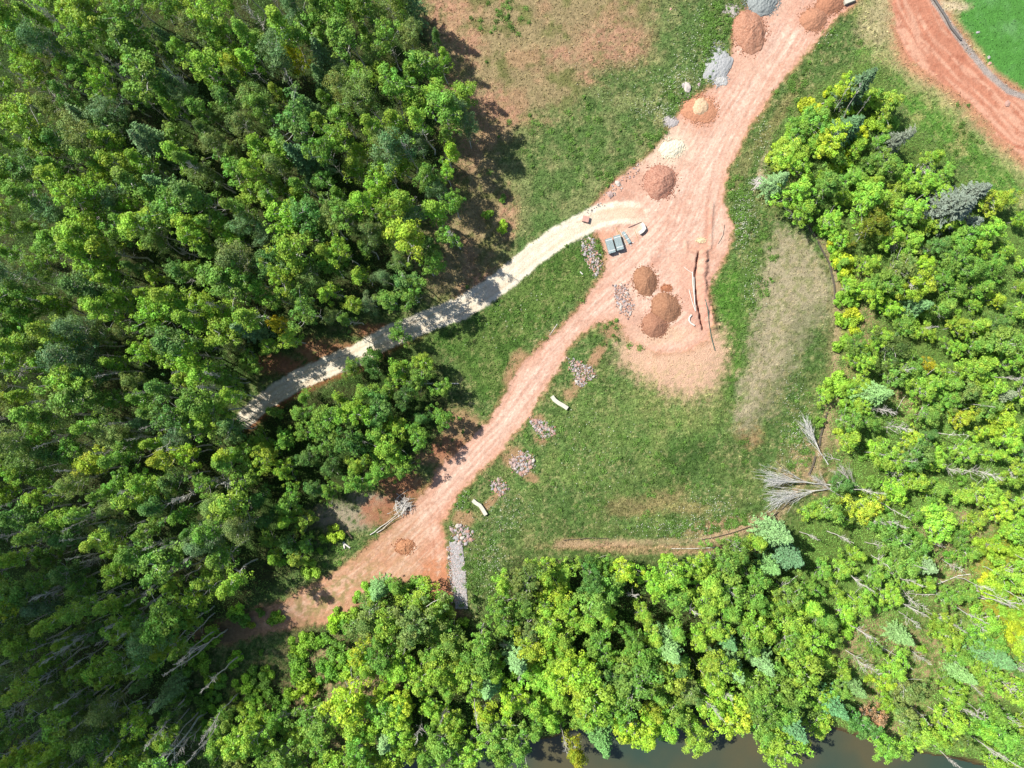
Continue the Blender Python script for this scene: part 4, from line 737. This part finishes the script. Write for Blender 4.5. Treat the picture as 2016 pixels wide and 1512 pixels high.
bar('iron_bar', [(1237, 448), (1263, 437)], .05, mat_plain('rusty_iron', srgb(140, 110, 112), .7, .15, 5, .2), 'thin dark bar lying above the white curved units', 'bar')
# bent slabs
def bent_slab(name, pl, wd, hh, mat, label, cat, lay=1, group=None, segs=1):
    P = [np.array(W(*p)) for p in pl]; o = P[0].copy(); P = [p - o for p in P]; Lf = []; R = []
    for i, p in enumerate(P):
        d = P[min(i + 1, len(P) - 1)] - P[max(i - 1, 0)]; d /= np.linalg.norm(d); nrm = np.array([-d[1], d[0]]) * wd / 2; Lf.append(p + nrm); R.append(p - nrm)
    V = []; F = []
    for l in range(lay):
        z0 = hh / lay * l + .012 * l; z1 = hh / lay * (l + 1); b0 = len(V); jx = random.uniform(-.05, .05) if lay > 1 else 0
        for a, c_ in zip(Lf, R): V += [(a[0] + jx, a[1], z0), (c_[0] + jx, c_[1], z0), (c_[0] + jx, c_[1], z1), (a[0] + jx, a[1], z1)]
        m = len(P)
        for i in range(m - 1):
            k = b0 + i * 4
            for q in range(4): F.append((k + q, k + (q + 1) % 4, k + 4 + (q + 1) % 4, k + 4 + q))
        F.append((b0 + 3, b0 + 2, b0 + 1, b0)); F.append((b0 + (m - 1) * 4, b0 + (m - 1) * 4 + 1, b0 + (m - 1) * 4 + 2, b0 + (m - 1) * 4 + 3))
    ob = link(name, mesh_arrays(name, V, F, mat), None, (o[0], o[1], hgt(*o) - .02)); tag(ob, label, cat, group); return bevel(ob, .025)
bent_slab('concrete_slab', [(1086, 780), (1092, 788), (1099, 793), (1108, 798), (1117, 804)], .58, .5, M_CONC, 'bent whitish slab between two stone heaps, the upper one', 'slab', group='bent slabs in the meadow')
bent_slab('concrete_slab', [(931, 984), (938, 990), (945, 994), (950, 1001), (957, 1013)], .55, .5, M_CONC, 'bent whitish slab near the gravel strip, the lower one', 'slab', group='bent slabs in the meadow')
bent_slab('kerb_unit', [(1262, 441), (1266, 446), (1268, 451), (1264, 456), (1258, 460)], .48, .62, M_PIPE, 'stack of white curved units casting a dark shadow in yard', 'kerb units', 3)
bent_slab('concrete_slab', [(1660, 8), (1670, 4), (1680, 0)], .62, .6, M_CONC, 'long pale block at the top edge beside the heaps', 'block')
bent_slab('stone_block', [(1146.5, 431), (1153, 432.5), (1159, 434)], .85, .5, M_BRICKR, 'reddish square block standing at the edge of the cream path', 'block')
# pipes and hose along the trench
PG = 'white pipes beside the trench'
bar('pipe', [(1363, 535), (1364, 560), (1367, 585), (1368, 600)], .075, M_PIPE, 'long white pipe closest to the narrow trench', 'pipe', PG)
bar('pipe', [(1366, 545), (1367, 575), (1369, 612)], .06, M_PIPE, 'second white pipe lying right of the longest one', 'pipe', PG)
bar('pipe', [(1356.5, 570), (1362, 592), (1369, 613)], .06, M_PIPE, 'slanting white pipe meeting the others at the lower end', 'pipe', PG)
bar('pipe', [(1346, 525), (1354, 532), (1362, 537)], .05, M_PIPE, 'short white pipe slanting towards the trench from upper left', 'pipe', PG)
bar('pipe', [(1361, 620), (1357, 625), (1356, 631), (1359, 636), (1367, 641)], .13, M_PIPE, 'thick curved white pipe elbow lying below the others', 'pipe elbow')
bar('hose', [(1388, 590), (1392, 612), (1396, 640), (1401, 668), (1407, 690)], .07, mat_plain('green_hose', srgb(84, 112, 100), .5, .1, 3, .1), 'long dark green hose running down from the soil ridge', 'hose')
bar('cable', [(1427, 442), (1424, 462), (1419, 472), (1414, 480)], .035, M_DARK, 'thin dark cable on the red verge right of the yard', 'cable')
bar('drain_pipe', [(1836, -4), (1862, 36), (1872, 55), (1892, 78)], .16, mat_plain('dark_grey_pipe', srgb(120, 116, 112), .5, .1, 3, .1), 'dark grey pipe lying in the upper end of the gravel drain', 'pipe')
bar('log', [(1142, 535), (1147, 540)], .09, M_PIPE, 'short white stick in the grass left of the pink stones', 'stick')
bar('log', [(1082, 660), (1097, 638)], .05, M_DEAD, 'thin pale pole lying along the left edge of lower road', 'pole')
# silt fences
M_FABRIC = mat_plain('silt_fabric', srgb(112, 104, 92), .9, .15, 3, .2)
def silt(pl, label):
    P = [W(*p) for p in pl]; o = P[0]; e = link('silt_fence', None, None, (o[0], o[1], hgt(*o))); tag(e, label, 'silt fence', 'silt fences round the meadow'); V = []; F = []; hh = .38
    pts2 = []
    for a, b_ in zip(P[:-1], P[1:]):
        m = max(2, int(math.hypot(b_[0] - a[0], b_[1] - a[1]) / 1.2))
        for i in range(m): pts2.append((a[0] + (b_[0] - a[0]) * i / m, a[1] + (b_[1] - a[1]) * i / m))
    pts2.append(P[-1]); th = .025
    for i, p in enumerate(pts2):
        q = pts2[min(i + 1, len(pts2) - 1)]; r_ = pts2[max(i - 1, 0)]; d = np.array([q[0] - r_[0], q[1] - r_[1]]); d /= np.linalg.norm(d); s = np.array([-d[1], d[0]]) * th; z = hgt(*p) - hgt(*o) - .05; c_ = np.array(p) - o + s * random.uniform(-1.5, 1.5); lean = s * 3
        V += [(*(c_ - s), z), (*(c_ + s), z), (*(c_ + s + lean), z + hh), (*(c_ - s + lean), z + hh)]
    for i in range(len(pts2) - 1):
        for k in range(4): F.append((i * 4 + k, i * 4 + (k + 1) % 4, i * 4 + 4 + (k + 1) % 4, i * 4 + 4 + k))
    link('fabric', mesh_arrays('fabric', V, F, M_FABRIC), e)
    for p in pts2[::2]: link('stake', mesh_arrays('stake', *boxes([((0, 0, .33), (.05, .05, .8))]), M_SKID), e, (p[0] - o[0] + .06, p[1] - o[1] + .06, hgt(*p) - hgt(*o)))
silt([(1626, 812), (1620, 835), (1614, 860), (1611, 880)], 'upper dark silt fence piece at the right meadow edge')
silt([(1604, 898), (1598, 918), (1591, 935)], 'short dark silt fence between the two fallen dead trees')
silt([(1372, 1064), (1400, 1060), (1440, 1050), (1480, 1036), (1510, 1024), (1532, 1008)], 'long curved dark silt fence at the lower right meadow edge')
silt([(1108, 1064), (1140, 1062), (1165, 1059), (1195, 1060)], 'dark silt fence along the lower left meadow edge')
silt([(1560, 412), (1600, 460), (1632, 520), (1640, 560), (1642, 600)], 'thin silt fence along the pale dry patch and right wood')
# leaning and fallen dead trees
def fallen(px0, py0, px1, py1, z1, seed, spread, fan, nb, tw, label, start=.3, name='fallen_tree', mat=None):
    x0, y0 = W(px0, py0); x1, y1 = W(px1, py1, z1); d = Vector((x1 - x0, y1 - y0, z1)); L = d.length
    tr, br = dead(seed, L, spread, fan, nb, tw, start, (0, 0), mat); e = link(name, None, None, (x0, y0, hgt(x0, y0) + .25)); e.rotation_mode = 'QUATERNION'; e.rotation_quaternion = d.to_track_quat('Z', 'Y')
    tag(e, label, 'dead tree', 'leaning dead trees at the meadow edge'); link('trunk', tr, e); br and link('branches', br, e)
fallen(1628, 912, 1584, 828, 2.2, 801, 2.8, .95, 24, 7, 'white leaning dead tree pointing up left, above the pair', .25, mat=M_WHITE)
fallen(1636, 955, 1512, 944, 2.4, 802, 3.6, .95, 30, 8, 'upper of two white dead trees fallen towards the left', .3, mat=M_WHITE)
fallen(1640, 960, 1516, 984, 2.2, 803, 3.8, .95, 31, 8, 'lower of two white dead trees fallen towards the left', .28, mat=M_WHITE)
fallen(1664, 982, 1602, 942, 2.0, 804, 1.6, .95, 22, 6, 'small grey dead tree behind the fallen pair', .3)
fallen(1692, 968, 1650, 920, 2.5, 805, 1.8, .95, 24, 6, 'bushy grey dead tree right of the fallen pair', .2)
fallen(1650, 905, 1610, 895, .8, 807, 1.2, .5, 14, 3, 'small bleached branch beside the leaning dead tree', .2)
fallen(732, 1050, 808, 992, .3, 810, 1.3, .7, 34, 4, 'long white fallen trunk ending in brush beside the road', .78)
fallen(745, 1046, 800, 1000, .3, 811, 1.0, .7, 22, 3, 'thinner fallen trunk below the long white one', .8)
fallen(1760, 812, 1786, 772, .4, 812, .3, .4, 3, 1, 'thick bare fallen log in the middle of right wood', .5)
fallen(1950, 1178, 1770, 1168, 1.0, 813, .8, .5, 18, 3, 'long white fallen trunk in the lower right wood', .4)
fallen(1905, 1110 + 20, 1780, 1165, 1.0, 814, .8, .5, 18, 3, 'white fallen trunk crossing above the longest one', .4)
fallen(1690, 1240, 1778, 1300, 1.2, 815, 1.0, .5, 20, 3, 'whitish fallen tree beside bare brown soil', .2)
fallen(1990, 1210, 1850, 1222, 1.0, 816, 1.2, .5, 22, 3, 'bleached fallen tree below the yellow bushes', .2)
fallen(1618, 205, 1572, 214, .4, 817, .5, .5, 6, 2, 'short grey log at the tip of the right wood', .4)
fallen(660, 1380, 520, 1410, 2.0, 818, 1.6, .6, 26, 4, 'white leaning dead tree among the lower left bushes', .4)
fallen(900, 755, 770, 745, 1.0, 819, 1.0, .6, 16, 3, 'grey fallen trunk on the edge of the small middle wood', .3)
bar('log', [(690, 1078), (676, 1068)], .12, M_DEAD, 'short log near the stump left of lower road', 'log')
bar('log', [(677, 1066), (679, 1079)], .14, M_DEAD, 'dark end log crossing the short one', 'log')
bar('log', [(683, 1045), (694, 1060)], .13, M_SKID, 'pinkish split log above the stump', 'log')
bar('fence_rail', [(1322, 1080), (1362, 1080), (1408, 1078)], .05, M_PIPE, 'thin white pole lying along the lower wood edge', 'pole')
fallen(1655, 235, 1697, 160, 8.0, 821, 1.2, .7, 12, 4, 'longest of the pale birch trunks leaning over the north wood tip', .6, 'leaning_tree')
fallen(1640, 222, 1675, 165, 7.0, 822, 1.0, .7, 10, 4, 'thin pale trunk left of the longest leaning birch', .6, 'leaning_tree')
fallen(1676, 240, 1712, 190, 6.0, 823, 1.0, .7, 10, 4, 'thin pale trunk right of the longest leaning birch', .6, 'leaning_tree')
fallen(1738, 300, 1800, 250, 5.0, 824, 1.4, .5, 26, 5, 'silvery half bare trunk leaning out over the mown verge', .3, 'leaning_tree')
fallen(1745, 296, 1785, 262, 5.0, 825, 1.2, .5, 20, 5, 'shorter silvery trunk leaning beside the longer half bare one', .3, 'leaning_tree')
# brush heap at the fallen trunks, and root heap at the right wood corner
def brush(px, py, r, n, label, seed):
    rng = np.random.default_rng(seed); x0, y0 = W(px, py); L = []
    for i in range(n):
        c_ = rng.normal(size=3) * [r * .35, r * .35, .1]; c_[2] = abs(c_[2]) + .15 + .5 * rng.random(); a = rng.normal() * .8 + .9; l = rng.uniform(.4, 1.2) * r; d = np.array([math.cos(a), math.sin(a), rng.normal() * .2]) * l / 2
        L.append((bent(c_ - d, c_ + d, 4, .08, rng), [.045, .035, .025, .015]))
    tag(link('brush_heap', mesh_arrays('brush_heap', *tubes(L, 4), M_DEAD), None, (x0, y0, hgt(x0, y0))), label, 'brush heap')
brush(797, 992, 1.7, 80, 'heap of grey cut branches at the left road edge', 1)
brush(1494, 361, 1.3, 60, 'dark tangled root heap at the corner of right wood', 2)
brush(1640, 208, 1.1, 40, 'small pale brush heap under the leaning trunks', 3)
brush(1755, 480, 1.5, 60, 'silvery brush heap inside the right wood', 4)
brush(1820, 335, 1.6, 50, 'brownish brush heap below the leaning spruce', 5)
print('trees', len(TREES), {k: sum(1 for T in TREES if T[6] == k) for k in KW})
